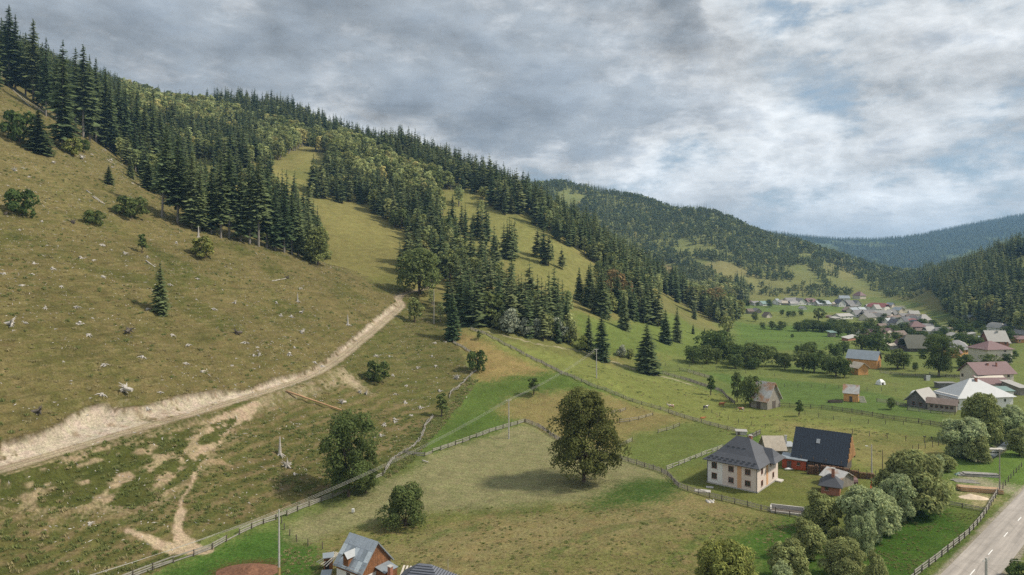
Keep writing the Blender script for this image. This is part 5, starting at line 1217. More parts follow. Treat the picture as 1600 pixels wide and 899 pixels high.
house('large pink and cream house with mauve hip roof in the village middle', (1424,521), (1448,521), 11.0, 5.6, 3.4, MAUVE, PINK, 'hip', ov=.9, rl=.2, wins=wins_row('f', 3, 3.8) + wins_row('f', 3, 1.4), detail=False)
FAR = [ # x0, x1, base y, wall m, rise m, depth, roof, wall, kind, ridge, words
 (1233,1250,476,3.5,5.0,12,GREYR,CREAM,'gable','x','long grey-roofed house at the far left of the village'),(1248,1260,477,4.2,4.6,14,GREYR,WHITE,'gable','y','white gable end next to the long grey roof'),
 (1263,1277,477,4.4,4.2,11,MAUVE,WHITE,'half','x','white and mauve house right of the white gable end'),(1279,1299,478.5,3.0,3.8,10,ZINC,CREAM,'gable','x','house with a wide light blue metal roof at the meadow edge'),
 (1302,1311,479,3.4,2.0,9,BEIGER,CREAM,'gable','x','cream outbuilding right of the light blue roof'),(1311,1322,480,5.2,4.6,11,SLATE,WHITE,'gable','y','white two-storey house with dark gable roof'),
 (1313,1328,470,3.6,3.2,10,ZINC,WHITE,'gable','x','metal roof peeping over the white two-storey house'),(1326,1336,480,4.0,4.4,12,GREYR,WOODG,'gable','x','grey roofed house left of the white gable pair'),
 (1336,1346,480,4.0,4.6,11,GREYR,WHITE,'gable','y','white house with grey gable right of the grey roofed one'),(1332,1344,467,5.0,5.0,12,MAUVE,CREAM,'hip','x','highest house of the village below the dark trees'),
 (1327,1339,488,2.6,3.6,9,BROWNR,WOODD,'gable','y','dark barn gable at the meadow edge of the village'),(1355,1382,485,4.6,4.4,14,REDR,WHITE,'half','x','long building with the bright red roof'),
 (1361,1370,486.5,3.6,4.6,6,WHITER,WHITE,'gable','y','white gable in front of the bright red roof'),(1341,1357,491,3.0,1.6,7,WHITER,WOODG,'gable','x','low white roof left of the village cluster'),
 (1357,1372,492,3.0,1.4,7,WHITER,WOODG,'gable','x','low white roof beside the dark slate roofs'),(1313,1333,499,3.2,2.2,9,WHITER,WHITE,'gable','x','white house with pale roof standing apart left of the cluster'),
 (1304,1313,500,1.8,1.0,5,WHITER,CONC,'shed','x','tiny white shed beside the house standing apart'),(1337,1350,496,3.0,4.2,9,SLATE,WHITE,'gable','x','slate-roofed white house left in the cluster'),
 (1353,1369,497,3.4,4.4,10,SLATE,WHITE,'gable','x','large slate roof in the middle of the cluster'),(1369,1391,499,4.6,3.8,11,WHITER,PINK,'half','x','pink house under a shining white roof'),
 (1390,1402,496,3.2,3.6,9,GREYR,CREAM,'gable','x','grey roof behind the shining white one'),(1393,1412,504,3.4,2.6,9,BROWNR,CREAM,'gable','x','beige-brown long roof in the cluster'),
 (1377,1390,509,3.0,3.2,8,ZINCW,WHITE,'gable','y','small white shed gable with light metal roof'),(1388,1400,510,3.2,3.0,9,SLATE,WHITE,'gable','x','slate roof behind the round garden bushes'),
 (1400,1416,512,4.2,4.6,10,SLATE,WHITE,'gable','y','white gabled house with slate roof and red balcony'),(1413,1423,508,4.0,1.2,7,REDR,REDW,'shed','x','red-walled house with red flat roof'),
 (1440,1456,508,4.4,4.2,11,WHITER,CREAM,'hip','x','cream house with white hip roof at the right of the cluster'),(1396,1409,519,2.6,3.0,8,SLATE,WOODD,'gable','y','dark barn in front of the white gabled house'),
 (1407,1422,519,2.8,2.2,8,GREYR,CREAM,'gable','x','low grey-roofed house near the mauve hip roof'),(1366,1378,516,2.4,3.0,8,BROWNR,REDW,'gable','y','red-brown barn beside the garden hedge'),
 (1168,1177,477,2.6,3.0,9,MAUVE,PINK,'gable','x','leftmost pink house at the far foot of the hill'),(1179,1189,477,2.4,2.6,9,GREYR,WHITE,'gable','x','second pinkish house at the far foot of the hill'),
 (1192,1202,478,2.8,3.0,9,TEAL,WHITE,'gable','x','pale house with greenish roof in the far row'),(1206,1216,476,3.6,3.6,9,ZINC,WHITE,'gable','y','white gabled house in the far row by the trees'),
 (1220,1231,477,2.8,2.6,9,BEIGER,WOODG,'gable','x','grey barn in the far row left of the long grey roof'),
 (1174,1181,489,2.6,2.4,6,GREYR,WOODG,'gable','x','tiny grey hay hut in the far meadow'),(1165,1170,490,2.8,2.4,5,BROWNR,WOODG,'gable','y','tiny hay hut left in the far meadow'),
 (1198,1206,497,2.4,3.2,6,BROWNR,CREAM,'gable','y','tiny pale gabled hut in the middle of the far pasture'),(1248,1255,483.5,2.0,2.0,5,WHITER,WHITE,'gable','x','tiny white hut in the middle of the far meadow'),(1290,1297,497,1.6,1.0,4,BROWNR,BRICK,'shed','x','small brick store left of the round tree'),
 (1578,1602,528,2.8,2.2,8,GREYR,WOODD,'gable','x','grey-roofed barn at the right edge below the forest'),(1567,1578,541,2.2,2.0,7,WHITER,CONC,'gable','x','pale low roof near the right edge'),
 (1590,1606,536,2.6,1.6,7,MAUVE,WOODO,'gable','x','orange walled shed at the right edge'),(1505,1514,499,2.0,1.4,6,ZINC,WHITE,'shed','x','little pale shed at the forest foot'),
 (1477,1489,529,2.2,2.0,8,WHITER,WHITE,'gable','x','small white roofed shed behind the big village tree'),(1506,1512,528,2.6,1.4,5,WHITER,CONC,'shed','x','tiny white roof beside the hedge bushes'),
 (1594,1606,618,3.0,1.4,9,WHITER,WOODG,'shed','x','open shed with white sloping roof right of the cream house')]
for (x0, x1, yb, hw, rise, dp, rm_, wm_, kd, rg_, lab) in FAR:
    w_m = (x1 - x0) * (at((x0 + x1) / 2, yb).y) / FOC; n = max(1, int(w_m / 3.6))
    tilt = ((x0 * 7 + int(yb) * 3) % 5 - 2) * .35
    house(lab, (x0, yb + tilt), (x1, yb - tilt), dp, hw, rise, rm_, wm_, kd, rg_, ov=.7, name='house' if 'house' in lab or 'building' in lab else 'outbuilding', cat='house' if 'house' in lab else 'building', wins=wins_row('f', n, hw * .5, .2, .8) if w_m > 6 else (), detail=False, frame=FRAMEW, wsize=(1.1, 1.2))

rv = random.Random(23); kinds_ = [(SLATE, WHITE, 'small dark-roofed house'), (GREYR, CREAM, 'small grey-roofed house'), (WHITER, WHITE, 'small pale-roofed house'), (BROWNR, WOODG, 'small brown-roofed barn'), (ZINC, CREAM, 'small metal-roofed house')]
for (x0, x1, y0, y1, n) in ((1350, 1425, 488, 512, 15), (1330, 1385, 479, 490, 7), (1405, 1470, 505, 526, 8), (1540, 1600, 512, 530, 3), (1216, 1345, 474, 479, 5)):
    for k in range(n):
        x = rv.uniform(x0, x1); y = rv.uniform(y0, y1); D_ = at(x, y).y; wpx = rv.uniform(6, 10) * FOC / D_; rm_, wm_, lab = rv.choice(kinds_); t_ = rv.uniform(-.5, .5)
        house(lab + ' packed in the far village cluster', (x, y + t_), (x + wpx, y - t_), rv.uniform(6, 9), rv.uniform(2.4, 4), rv.uniform(2.0, 3.6), rm_, wm_, rv.choice(['gable', 'gable', 'half']), 'x', ov=.6, name='house', cat='house', wins=wins_row('f', 2, 1.6, .25, .75), detail=False, frame=FRAMEW, wsize=(.9, 1.0), group=lab + 's in the far cluster')
# ------------------------------------------------------------------ road and its markings, water
def ribbon(name, line, w, m, dz, kind='structure', x0=None):
    V = []; F = []
    for i, (x, y) in enumerate(line):
        a = line[max(i - 1, 0)]; b = line[min(i + 1, len(line) - 1)]; dx, dy = b[0] - a[0], b[1] - a[1]; L = math.hypot(dx, dy); nx, ny = -dy / L, dx / L
        for k in range(5): s = (k / 4 - .5) * w; V.append((x + nx * s, y + ny * s, float(base_h(x + nx * s, y + ny * s)) + dz + (.03 * (1 - abs(k - 2) / 2))))
    for i in range(len(line) - 1):
        for k in range(4): F.append((i * 5 + k, i * 5 + k + 1, i * 5 + k + 6, i * 5 + k + 5))
    me = bpy.data.meshes.new(name); me.from_pydata(V, [], F); me.update(); me.materials.append(m)
    bm = bmesh.new(); bm.from_mesh(me); bmesh.ops.recalc_face_normals(bm, faces=bm.faces); bm.to_mesh(me); bm.free()
    o = link(bpy.data.objects.new(name, me)); tag(o, kind=kind); return o
road_m = bpy.data.materials.new('road_asphalt'); road_m.use_nodes = True
def _road():
    g = NT(road_m.node_tree); b = g.n['Principled BSDF']; P = g.new('ShaderNodeNewGeometry').outputs['Position']
    sp = g.new('ShaderNodeSeparateXYZ'); g.link(P, sp.inputs[0]); cx = g.new('ShaderNodeCombineXYZ')
    g.link(g.math('ADD', g.math('MULTIPLY', sp.outputs[0], .036), g.math('MULTIPLY', sp.outputs[1], .034)), cx.inputs[0]); g.link(g.math('SUBTRACT', g.math('MULTIPLY', sp.outputs[1], .88), g.math('MULTIPLY', sp.outputs[0], .82)), cx.inputs[1])
    st = g.noise(cx.outputs[0], 1.0, 4, .6); n1_ = g.noise(P, .35, 4, .6); n2_ = g.noise(P, 7, 3, .6)
    k = g.math('MULTIPLY', g.mapr(st, .3, .7, .72, 1.22), g.math('MULTIPLY', g.mapr(n1_, .3, .7, .9, 1.1), g.mapr(n2_, .3, .7, .9, 1.1)))
    c = g.mix(1.0, (.33, .295, .26), k, 'MULTIPLY')
    vo = g.new('ShaderNodeTexVoronoi', feature='DISTANCE_TO_EDGE'); g.link(g.vmath('ADD', P, g.vmath('SCALE', g.new('ShaderNodeTexNoise').outputs['Color'], scale=.0)), vo.inputs['Vector']); vo.inputs['Scale'].default_value = .13
    cr = g.math('LESS_THAN', vo.outputs['Distance'], .006); c = g.mix(g.math('MULTIPLY', cr, .3), c, (.09, .075, .06))
    g.link(c, b.inputs['Base Color']); b.inputs['Roughness'].default_value = .9
_road()
ribbon('road', ROAD_S, 6.6, road_m, .03)
arcs = np.concatenate([[0], np.cumsum([math.dist(a, b) for a, b in zip(ROAD_S[:-1], ROAD_S[1:])])])
def road_at(s): return np.interp(s, arcs, [p[0] for p in ROAD_S]), np.interp(s, arcs, [p[1] for p in ROAD_S])
s0 = math.dist((20, 60.1), (74.9, 111.1))
for k in range(-4, 16):
    s = s0 + k * 11.4 - 1.5; pts = [road_at(s + q * 1.0) for q in range(4)]
    ribbon('road_marking', pts, .16, PAINT, .068)
ribbon('stream_water', [q for q in STREAM if q[1] > 177], 2.0, mat('shallow_water', (.09, .10, .085), .3, noise=(1.5, .5), c2=(.30, .32, .31), spec=.4, bump=.05), -.5)

# ------------------------------------------------------------------ fences
def copy_part(me, name, parent, loc, rot=(0, 0, 0), scale=(1, 1, 1)):
    o = link(bpy.data.objects.new(name, me), parent); o.location = loc; o.rotation_euler = rot; o.scale = scale; return o
POSTM = {}
def fence(label, px, style, h=1.2, sp=3.0, wood=WOODG, seed=0, group=None, rails=3, world=None, lean=.05, postmat=None):
    rnd = random.Random(seed); L = smooth_line(world or [tuple(p[:2]) for p in ats(px)], 1.0)
    acc = [0]
    for a, b in zip(L[:-1], L[1:]): acc.append(acc[-1] + math.dist(a, b))
    n = max(1, int(acc[-1] / sp)); pos = [(float(np.interp(acc[-1] * i / n, acc, [p[0] for p in L])), float(np.interp(acc[-1] * i / n, acc, [p[1] for p in L]))) for i in range(n + 1)]
    P = [Vector((x, y, gz(x, y))) for x, y in pos]
    r = empty('fence', P[0], 0, label, 'fence', group); O = P[0]
    key = (wood.name, style); pm = postmat or (WOODD if style in ('plank', 'picket', 'rail') else wood)
    if (pm.name, 'p') not in POSTM: POSTM[(pm.name, 'p')] = MB().tube([(0, 0, -.5), (0, 0, .5), (.02, 0, 1.15)], [.10, .09, .08], 6).mesh('post', pm)
    if (wood.name, 'r') not in POSTM: POSTM[(wood.name, 'r')] = MB().hexa([(0, -.025, -.075), (1, -.025, -.06), (1, .025, -.06), (0, .025, -.075)], [(0, -.025, .075), (1, -.025, .07), (1, .025, .07), (0, .025, .075)]).mesh('rail', wood)
    post, rail = POSTM[(pm.name, 'p')], POSTM[(wood.name, 'r')]
    for p in P: copy_part(post, 'post', r, p - O, (rnd.gauss(0, lean), rnd.gauss(0, lean), rnd.random() * 3), (1, 1, h / 1.1 * rnd.uniform(.92, 1.12)))
    if style == 'stake': 
        m = MB()
        for a, b in zip(P[:-1], P[1:]):
            for zz in (.45, .9): m.bar(a - O + Vector((0, 0, zz * h)), b - O + Vector((0, 0, zz * h)), .012)
        o = m.obj('wire', CONCD, r); return r
    hs = [h * (i + .7) / (rails + .1) for i in range(rails)]
    if style in ('rail', 'plank'):
        for a, b in zip(P[:-1], P[1:]):
            for zz in hs:
                if rnd.random() < .05: continue
                s = a - O + Vector((0, 0, zz + rnd.gauss(0, .05))); e = b - O + Vector((0, 0, zz + rnd.gauss(0, .05))); d = e - s
                yaw = math.atan2(d.y, d.x); pit = -math.asin(d.z / d.length)
                o = copy_part(rail, 'rail', r, s + Vector((-math.sin(yaw), math.cos(yaw), 0)) * .1, (0, pit, yaw), (d.length * 1.02, 1, 1.0 if style == 'rail' else 1.5))
    if style == 'picket':
        for a, b in zip(P[:-1], P[1:]):
            for zz in (.3, .85):
                s = a - O + Vector((0, 0, zz * h)); d = b - a; yaw = math.atan2(d.y, d.x); pit = -math.asin(d.z / d.length)
                copy_part(rail, 'rail', r, s, (0, pit, yaw), (d.length, 1, .7))
        m = MB()
        for a, b in zip(P[:-1], P[1:]):
            k = int((b - a).length / .19)
            for i in range(k):
                if rnd.random() < .06: continue
                p = a.lerp(b, (i + .5) / k) - O; hh = h * rnd.uniform(.85, 1.12); lx = rnd.gauss(0, .03); d = (b - a).normalized(); nrm = Vector((-d.y, d.x, 0)) * .05
                m.bar(p + nrm + Vector((0, 0, .05)), p + nrm + Vector((d.x * lx, d.y * lx, hh)), .10, .025)
        o = m.obj('pickets', wood, r); o['kind'] = 'stuff'
    if style == 'gnarled':
        m = MB()
        for a, b in zip(P[:-1], P[1:]):
            for j in range(7):
                s = a.lerp(b, rnd.uniform(-.2, .5)) - O; e = a.lerp(b, rnd.uniform(.5, 1.25)) - O
                m2 = MB().bar(s + Vector((rnd.gauss(0, .2), rnd.gauss(0, .2), rnd.uniform(.1, h))), e + Vector((rnd.gauss(0, .2), rnd.gauss(0, .2), rnd.uniform(.05, h))), rnd.uniform(.07, .14), .07); m2.obj('pole', wood, r)
    return r
PALEW = mat('bleached_fence_wood', (.30, .28, .245), .95, noise=(5, .25))
fence('long grey rail fence along the foot of the logged slope up to the dark tree', [(150,925),(215,900),(250,888),(295,872),(330,860),(370,838),(410,820),(435,812),(470,797),(500,786),(540,770),(570,757),(598,744)], 'plank', 1.15, 3.2, PALEW, 1)
fence('old tumbledown fence of bleached poles climbing between logged slope and bright green strip', [(600,742),(612,722),(632,708),(652,694),(661,680),(664,668),(676,653)], 'gnarled', 1.0, 2.4, PALEW, 2)
fence('collapsed grey pole fence between the two round bushes at the slope edge', [(702,622),(707,612),(720,602),(735,588),(745,580)], 'gnarled', .9, 2.6, PALEW, 3)
fence('short rail fence linking the tumbledown fence to the hay field corner', [(632,710),(648,713),(664,713)], 'plank', 1.0, 2.5, PALEW, 4)
fence('grey plank fence on the upper left edge of the mown hay field', [(664,713),(700,700),(740,686),(775,673),(820,660)], 'plank', 1.15, 2.9, PALEW, 5)
fence('dark picket fence from the hay field corner past the maple to the yard pit', [(821,660),(845,670),(870,687),(905,701),(940,709),(965,717),(1000,728),(1040,742),(1060,762),(1085,770),(1110,778),(1160,790),(1200,800),(1258,811)], 'picket', 1.15, 2.8, WOODG, 6)
fence('white-grey rail fence climbing beside the white house towards the upper field', [(1042,735),(1065,726),(1090,716),(1108,709),(1130,701)], 'rail', 1.1, 2.8, mat('silvered_rails', (.40, .38, .34), .9), 7, postmat=PALEW)
fence('long dark picket fence between the tan fields and the meadow with the power pole', [(735,515),(770,530),(800,545),(840,566),(880,586),(920,602),(960,617),(1000,632),(1030,640),(1065,652),(1100,662),(1150,675)], 'picket', 1.15, 3.2, WOODG, 8)
fence('dark picket fence running down from the broad spruce to the dark bushes', [(1035,584),(1070,594),(1100,604),(1125,612),(1135,622),(1148,632)], 'picket', 1.3, 3.2, WOODG, 9)
fence('short grey board fence above the picket fence near the broad spruce', [(1062,579),(1080,583),(1110,592)], 'picket', 1.4, 3.2, WOODG, 10)
fence('very long dark picket fence across the valley right of the grey barn', [(1218,636),(1260,638),(1300,641),(1350,649),(1400,657),(1440,662),(1472,668)], 'picket', 1.5, 3.4, WOODD, 11)
fence('upper row of thin stakes in the dry meadow', [(1258,648),(1300,656),(1350,662),(1410,664),(1470,668)], 'stake', 1.3, 5.0, WOODD, 12)
fence('middle row of thin stakes in the dry meadow behind the barn', [(1100,640),(1150,660),(1210,672),(1245,676)], 'stake', 1.2, 4.5, WOODD, 13)
fence('lower row of thin stakes in the dry meadow right of the barn', [(1332,678),(1380,685),(1420,690),(1475,695)], 'stake', 1.4, 4.5, WOODD, 14)
fence('weathered grey board wall in front of the big village tree', [(1452,587),(1480,590),(1510,593),(1530,596)], 'picket', 1.6, 3.2, PALEW, 15)
fence('pale rail fence following the road down to the bottom edge', [(1418,912),(1432,901),(1460,880),(1490,856),(1515,835),(1535,812),(1543,800),(1552,784),(1562,768)], 'plank', 1.2, 3.0, PALEW, 16)
fence('low rail fence across the paddock between willow and roadside fence', [(1467,787),(1500,793),(1541,801)], 'rail', 1.0, 3.0, WOODG, 17)
fence('short leftover rail fence highest in the tan field behind the maple', [(955,646),(968,645),(978,641)], 'rail', 1.0, 3.0, PALEW, 18, rails=2)
fence('second leftover rail fence in the tan field right of the maple', [(968,661),(995,657),(1020,650)], 'rail', 1.1, 3.4, PALEW, 19, rails=2)
fence('third leftover rail fence at the edge of the olive field', [(1028,677),(1045,673),(1062,666)], 'rail', 1.1, 3.4, WOODG, 20, rails=2)
fence('short pale rail fence touching the right side of the maple', [(966,698),(978,695),(988,690)], 'rail', 1.1, 3.0, PALEW, 21, rails=3)
fence('row of thin wire stakes curving round the bottom green patch', [(440,818),(447,832),(470,850),(504,858)], 'stake', 1.2, 3.0, WOODD, 22)
fence('grey fence from the corner spruce down the edge of the tan field', [(708,536),(722,543),(740,556),(748,570)], 'picket', 1.0, 2.8, PALEW, 23)
fence('far dark wire fence crossing the pasture above the fruit trees', [(1040,572),(1100,575),(1160,582),(1210,588)], 'stake', 1.3, 6.0, WOODD, 24)
fence('line of posts between the first green strips of the valley', [(1150,534),(1220,536),(1345,538)], 'stake', 1.3, 7.0, WOODD, 25)
fence('line of posts along the middle green strip of the valley', [(1130,526),(1220,526),(1330,527)], 'stake', 1.3, 8.0, WOODD, 26)
fence('low line of posts between pasture and the two small huts', [(1205,604),(1300,607),(1345,610),(1400,612)], 'stake', 1.3, 5.0, WOODD, 27)
fence('faded pole fence behind the small orange shed', [(1375,583),(1400,586),(1425,588),(1450,590)], 'picket', 1.2, 4.0, WOODG, 28)
fence('dark plank fence at the left of the old grey barn', [(1370,628),(1390,631),(1415,636)], 'picket', 1.3, 3.0, WOODG, 29)
fence('pale wooden fence round the front of the long cowshed', [(1418,641),(1450,645),(1492,649)], 'picket', 1.2, 3.0, PALEW, 30)
fence('line of dark fence posts from the largest willow up to the meadow corner', [(1426,706),(1440,702),(1458,699),(1475,694)], 'stake', 1.5, 2.6, WOODD, 31)
fence('roadside post fence beyond the building site', [(1567,764),(1580,748),(1596,730)], 'stake', 1.2, 3.0, WOODD, 32)
# the woodpile wall and boards under the barn
a, b = at(1262, 741), at(1368, 750); r = empty('woodpile', a, math.atan2(b.y - a.y, b.x - a.x), 'long dark brown stack of split logs along the back of the yard', 'woodpile'); L = (b - a).length; rnd = random.Random(4)
lg = MB().tube([(0, 0, 0), (0, 1.0, 0)], [.16, .15], 6).mesh('log', mat('split_logs', (.17, .095, .055), .9, noise=(4, .4)))
lgs = MB()
for row in range(8):
    for k in range(int(L / .33)):
        x = k * .33 + (row % 2) * .16
        if row < 5 + 2 * math.sin(k * .11) + 1 and not (L * .16 < x < L * .2): lgs.tube([(x, rnd.uniform(-.06, .06), .15 + row * .28), (x, 1.0, .15 + row * .28)], [rnd.uniform(.12, .17)] * 2, 6)
o = lgs.obj('split_wood', lg.materials[0], r); o['kind'] = 'stuff'
for k in range(9): MB().box((L * k / 8, -.12, 1.1), (.12, .12, 2.4)).obj('post', WOODD, r)
# ------------------------------------------------------------------ power poles and wires
def pole(label, bx, by, top, arms=1, m=CONC, r0=.16, lamp=False, foot=None):
    p = at(bx, by); h = (by - top) * p.y / FOC; r = empty('utility_pole', p, 0, label, 'utility pole')
    MB().tube([(0, 0, -.5), (0, 0, h)], [r0 * 1.25, r0 * .7], 8).obj('shaft', m, r)
    if foot: MB().tube([(0, 0, -.2), (0, 0, 2.0)], [r0 * 1.35, r0 * 1.3], 8).obj('foot', foot, r)
    for k in range(arms):
        z = h - .35 - k * .9; c = MB().box((0, 0, z), (1.7, .1, .1)).obj('crossarm', m, r); c.rotation_euler.z = .5
        for s in (-.75, 0, .75): MB().tube([(s, 0, z + .05), (s, 0, z + .28)], [.05, .04], 6).obj('insulator', FRAMEW, c)
    if lamp: MB().bar((0, 0, h - .8), (-1.3, -.5, h - .2), .06).obj('lamp_arm', CONC, r); MB().box((-1.5, -.55, h - .18), (.6, .22, .12)).obj('lamp_head', FRAMEW, r)
    return p, h
P1, h1 = pole('tall grey pole rising from the bottom edge beside the lower fence', 436, 906, 796, 0, foot=mat('ochre_paint', (.40, .27, .12), .9))
P2, h2 = pole('concrete pole with crossarm at the upper edge of the mown hay field', 795, 686, 624, 1)
P3, h3 = pole('thin pole with crossarm in the middle of the long green meadow', 932, 591, 545, 1)
P4, h4 = pole('weathered pole between the young trees at the track end', 678, 506, 452, 0, PALEW, .2)
P5, h5 = pole('concrete pole with a street lamp behind the log stack', 1362, 741, 695, 0, lamp=True)
P6, h6 = pole('thin dark post right of the lamp pole', 1379, 733, 703, 0, WOODD, .09)
P7, h7 = pole('slim roadside pole beside the timber pile', 1562, 772, 702, 0, WOODG, .13)
P8, h8 = pole('stout concrete pole at the road edge, cut by the bottom of the photo', 1541, 985, 872, 1, CONC, .22)
P9, h9 = pole('short post with a small flat lamp beside the tiled roof at the bottom edge', 700, 925, 874, 0, WOODG, .06, lamp=False)
wire_m = mat('aluminium_wire', (.35, .34, .31), .5, .3)
def wire(a, b, label, sag=.8, r_=.018, group=None):
    n = 14; pts = [tuple(a.lerp(b, i / n) - Vector((0, 0, 4 * sag * (i / n) * (1 - i / n)))) for i in range(n + 1)]
    o = MB().tube(pts, [r_] * (n + 1), 4).obj('power_line', wire_m); tag(o, label, 'power line', group)
U = Vector((0, 0, 1))
for k, off in enumerate((-.75, 0, .75)):
    o_ = Vector((off * .88, off * .48, -.1))
    wire(P1 + U * (h1 - .1 - .25 * k), P2 + U * h2 + o_, 'thin wire spanning the hay field between bottom pole and crossarm pole', 1.2, group='wires above the hay field')
    wire(P2 + U * h2 + o_, P3 + U * h3 + o_, 'thin wire running from the hay field pole up to the meadow pole', 1.2, group='wires above the tan field')
    wire(P1 + U * (h1 - .1 - .25 * k), Vector((-72 - 3 * k, 74 - 2 * k, 9)), 'thin wire leaving the bottom pole towards the lower left corner', 1.0, group='wires at the lower left')
wire(P8 + U * h8, Vector((120, 88, 9)), 'thin wire leaving the stout roadside pole to the right', .5)
# ------------------------------------------------------------------ stumps and dead wood
def stump_mesh(seed, kind):
    rnd = random.Random(seed); m = MB()
    if kind == 'plate':   # an upturned root plate
        for k in range(11):
            a = 2 * math.pi * k / 11 + rnd.gauss(0, .2); L = rnd.uniform(.7, 1.25)
            m.tube([(0, 0, .7), (math.cos(a) * L * .6, rnd.gauss(0, .15), .7 + math.sin(a) * L * .55), (math.cos(a) * L, rnd.gauss(0, .3), max(.02, .7 + math.sin(a) * L))], [.2, .1, .03], 4)
        m.tube([(0, 0, .7), (.1, 1.3, .35)], [.34, .26], 7)
    else:
        h = {'low': .45, 'mid': .75, 'snag': 3.6}[kind]; r0 = .26 if kind == 'snag' else .34
        m.tube([(0, 0, -.2), (0, 0, h * .4), (rnd.gauss(0, .04), rnd.gauss(0, .04), h)], [r0 * 1.3, r0, r0 * (.25 if kind == 'snag' else .9)], 8)
        for k in range(7):
            a = 2 * math.pi * k / 7 + rnd.gauss(0, .25); L = rnd.uniform(.8, 1.5)
            m.tube([(math.cos(a) * .15, math.sin(a) * .15, h * .35 if kind != 'snag' else .4), (math.cos(a) * L * .55, math.sin(a) * L * .55, .12), (math.cos(a) * L, math.sin(a) * L, -.25)], [.17, .10, .03], 4)
    return m.mesh('stump', DEADD if kind == 'plate' else DEADW)
SM = {'low': [stump_mesh(i, 'low') for i in range(4)], 'mid': [stump_mesh(i + 9, 'mid') for i in range(3)], 'plate': [stump_mesh(i + 20, 'plate') for i in range(3)], 'snag': [stump_mesh(i + 30, 'snag') for i in range(2)]}
SM['platew'] = [m.copy() for m in SM['plate']]
for m in SM['platew']: m.materials.clear(); m.materials.append(DEADW)
def zs(pts, ox, oy, k=3.0): return [(ox + x / k, oy + y / k, *q) for x, y, *q in pts]
ST = zs([(160,338),(18,386),(98,440),(285,443),(210,546),(355,543),(60,630,'platew'),(120,615),(370,620),(600,660,'plate'),(805,672),(880,720),(410,670),(485,815),(665,775),(870,805),(948,845),(1000,550),(1105,525,'platew'),(925,408),(825,240),
          (585,290),(480,398),(380,312),(435,322),(220,252),(245,362),(90,178),(195,140),(345,152,'plate'),(370,36),(690,305),(795,436),(1110,670,'plate'),(1190,770,'mid'),(1145,710),(1090,815),(575,400),(150,388),(480,250),(30,110,'plate'),(690,550,'low'),(930,212,'snag')], 0, 300) + \
     zs([(150,108,'plate'),(195,214,'snag'),(95,222),(115,280,'mid'),(165,287,'mid'),(215,268,'platew'),(430,325,'snag'),(220,365,'platew'),(155,465,'mid'),(20,470,'platew'),(5,428),(310,520),(275,500),(180,430),(205,155),(625,472,'mid'),(825,472),(755,525),(840,516),(945,580,'platew'),
          (600,790,'mid'),(650,770,'mid'),(730,748),(405,696,'platew'),(490,645,'platew'),(520,650,'platew'),(770,715),(860,635),(840,410),(890,404),(655,650),(705,610),(560,470),(640,560),(700,690)], 400, 400) + \
     zs([(575,42,'platew'),(475,52),(690,120,'mid'),(185,138,'plate'),(750,40),(420,655)], 0, 600) + zs([(112,335,'snag'),(155,398,'platew'),(600,195,'mid'),(650,180,'mid'),(585,245),(180,425)], 400, 600) + \
     zs([(70,805,'platew'),(135,830),(220,716,'snag'),(400,760),(490,705),(520,752,'mid'),(525,786),(250,766,'platew'),(620,860),(35,870),(50,545,'mid'),(430,725),(110,790),(380,745,'platew')], 0, 0)
rnd = random.Random(12)
for k in range(75):      # smaller stumps between the big ones, in loose clusters
    cx_, cy_ = rnd.choice([(60, 330), (150, 420), (90, 520), (230, 560), (330, 500), (300, 420), (430, 470), (500, 520), (420, 560), (120, 600), (640, 600), (600, 640), (690, 600), (560, 680), (200, 300), (140, 260)])
    ST.append((max(2, cx_ + rnd.gauss(0, 38)), cy_ + rnd.gauss(0, 22), 'small'))
for i, (x, y, *q) in enumerate(ST):
    kind = q[0] if q else ('low' if rnd.random() < .7 else 'mid'); p = at(x, y); sm = kind == 'small'; kind = 'low' if sm else kind
    if sm and not in_poly(np.array([p.x]), np.array([p.y]), fgp)[0]: continue
    o = link(bpy.data.objects.new('tree_stump', rnd.choice(SM[kind])))
    s = rnd.uniform(.35, .6) if sm else rnd.uniform(.65, 1.3) * (1.25 if 'plate' in kind else 1); o.location = p - Vector((0, 0, rnd.uniform(.02, .16))); o.rotation_euler = (rnd.gauss(0, .12), -.35, rnd.random() * 6.28 if kind != 'snag' else 0)
    if kind == 'snag': o.rotation_euler = (0, 0, rnd.random() * 6)
    o.scale = (s, s, s)
    lab = {'low': 'low bleached tree stump with spreading roots on the logged slope', 'mid': 'knee-high pale tree stump with roots on the logged slope', 'plate': 'dark upturned root plate on the logged slope', 'platew': 'tangled heap of bleached roots on the logged slope', 'snag': 'grey broken standing snag on the logged slope'}[kind]
    tag(o, lab, 'stump', {'low': 'low stumps', 'mid': 'knee-high stumps', 'plate': 'dark root plates', 'platew': 'bleached root heaps', 'snag': 'standing snags'}[kind] + ' on the logged slope')
def log(label, a, b, r_, m, name='log', group=None, up=.15):
    A, B = at(*a), at(*b); A.z += up; B.z += up; n = 5; pts = [tuple(A.lerp(B, i / n)) for i in range(n + 1)]
    o = MB().tube(pts, [r_ * (1 - .25 * i / n) for i in range(n + 1)], 8).obj(name, m, None, True); return tag(o, label, 'log', group)
log('long debarked brown log lying downhill below the dirt track', (447, 613), (534, 643), .26, mat('debarked_log', (.36, .22, .12), .8, noise=(2, .15)), up=.35)
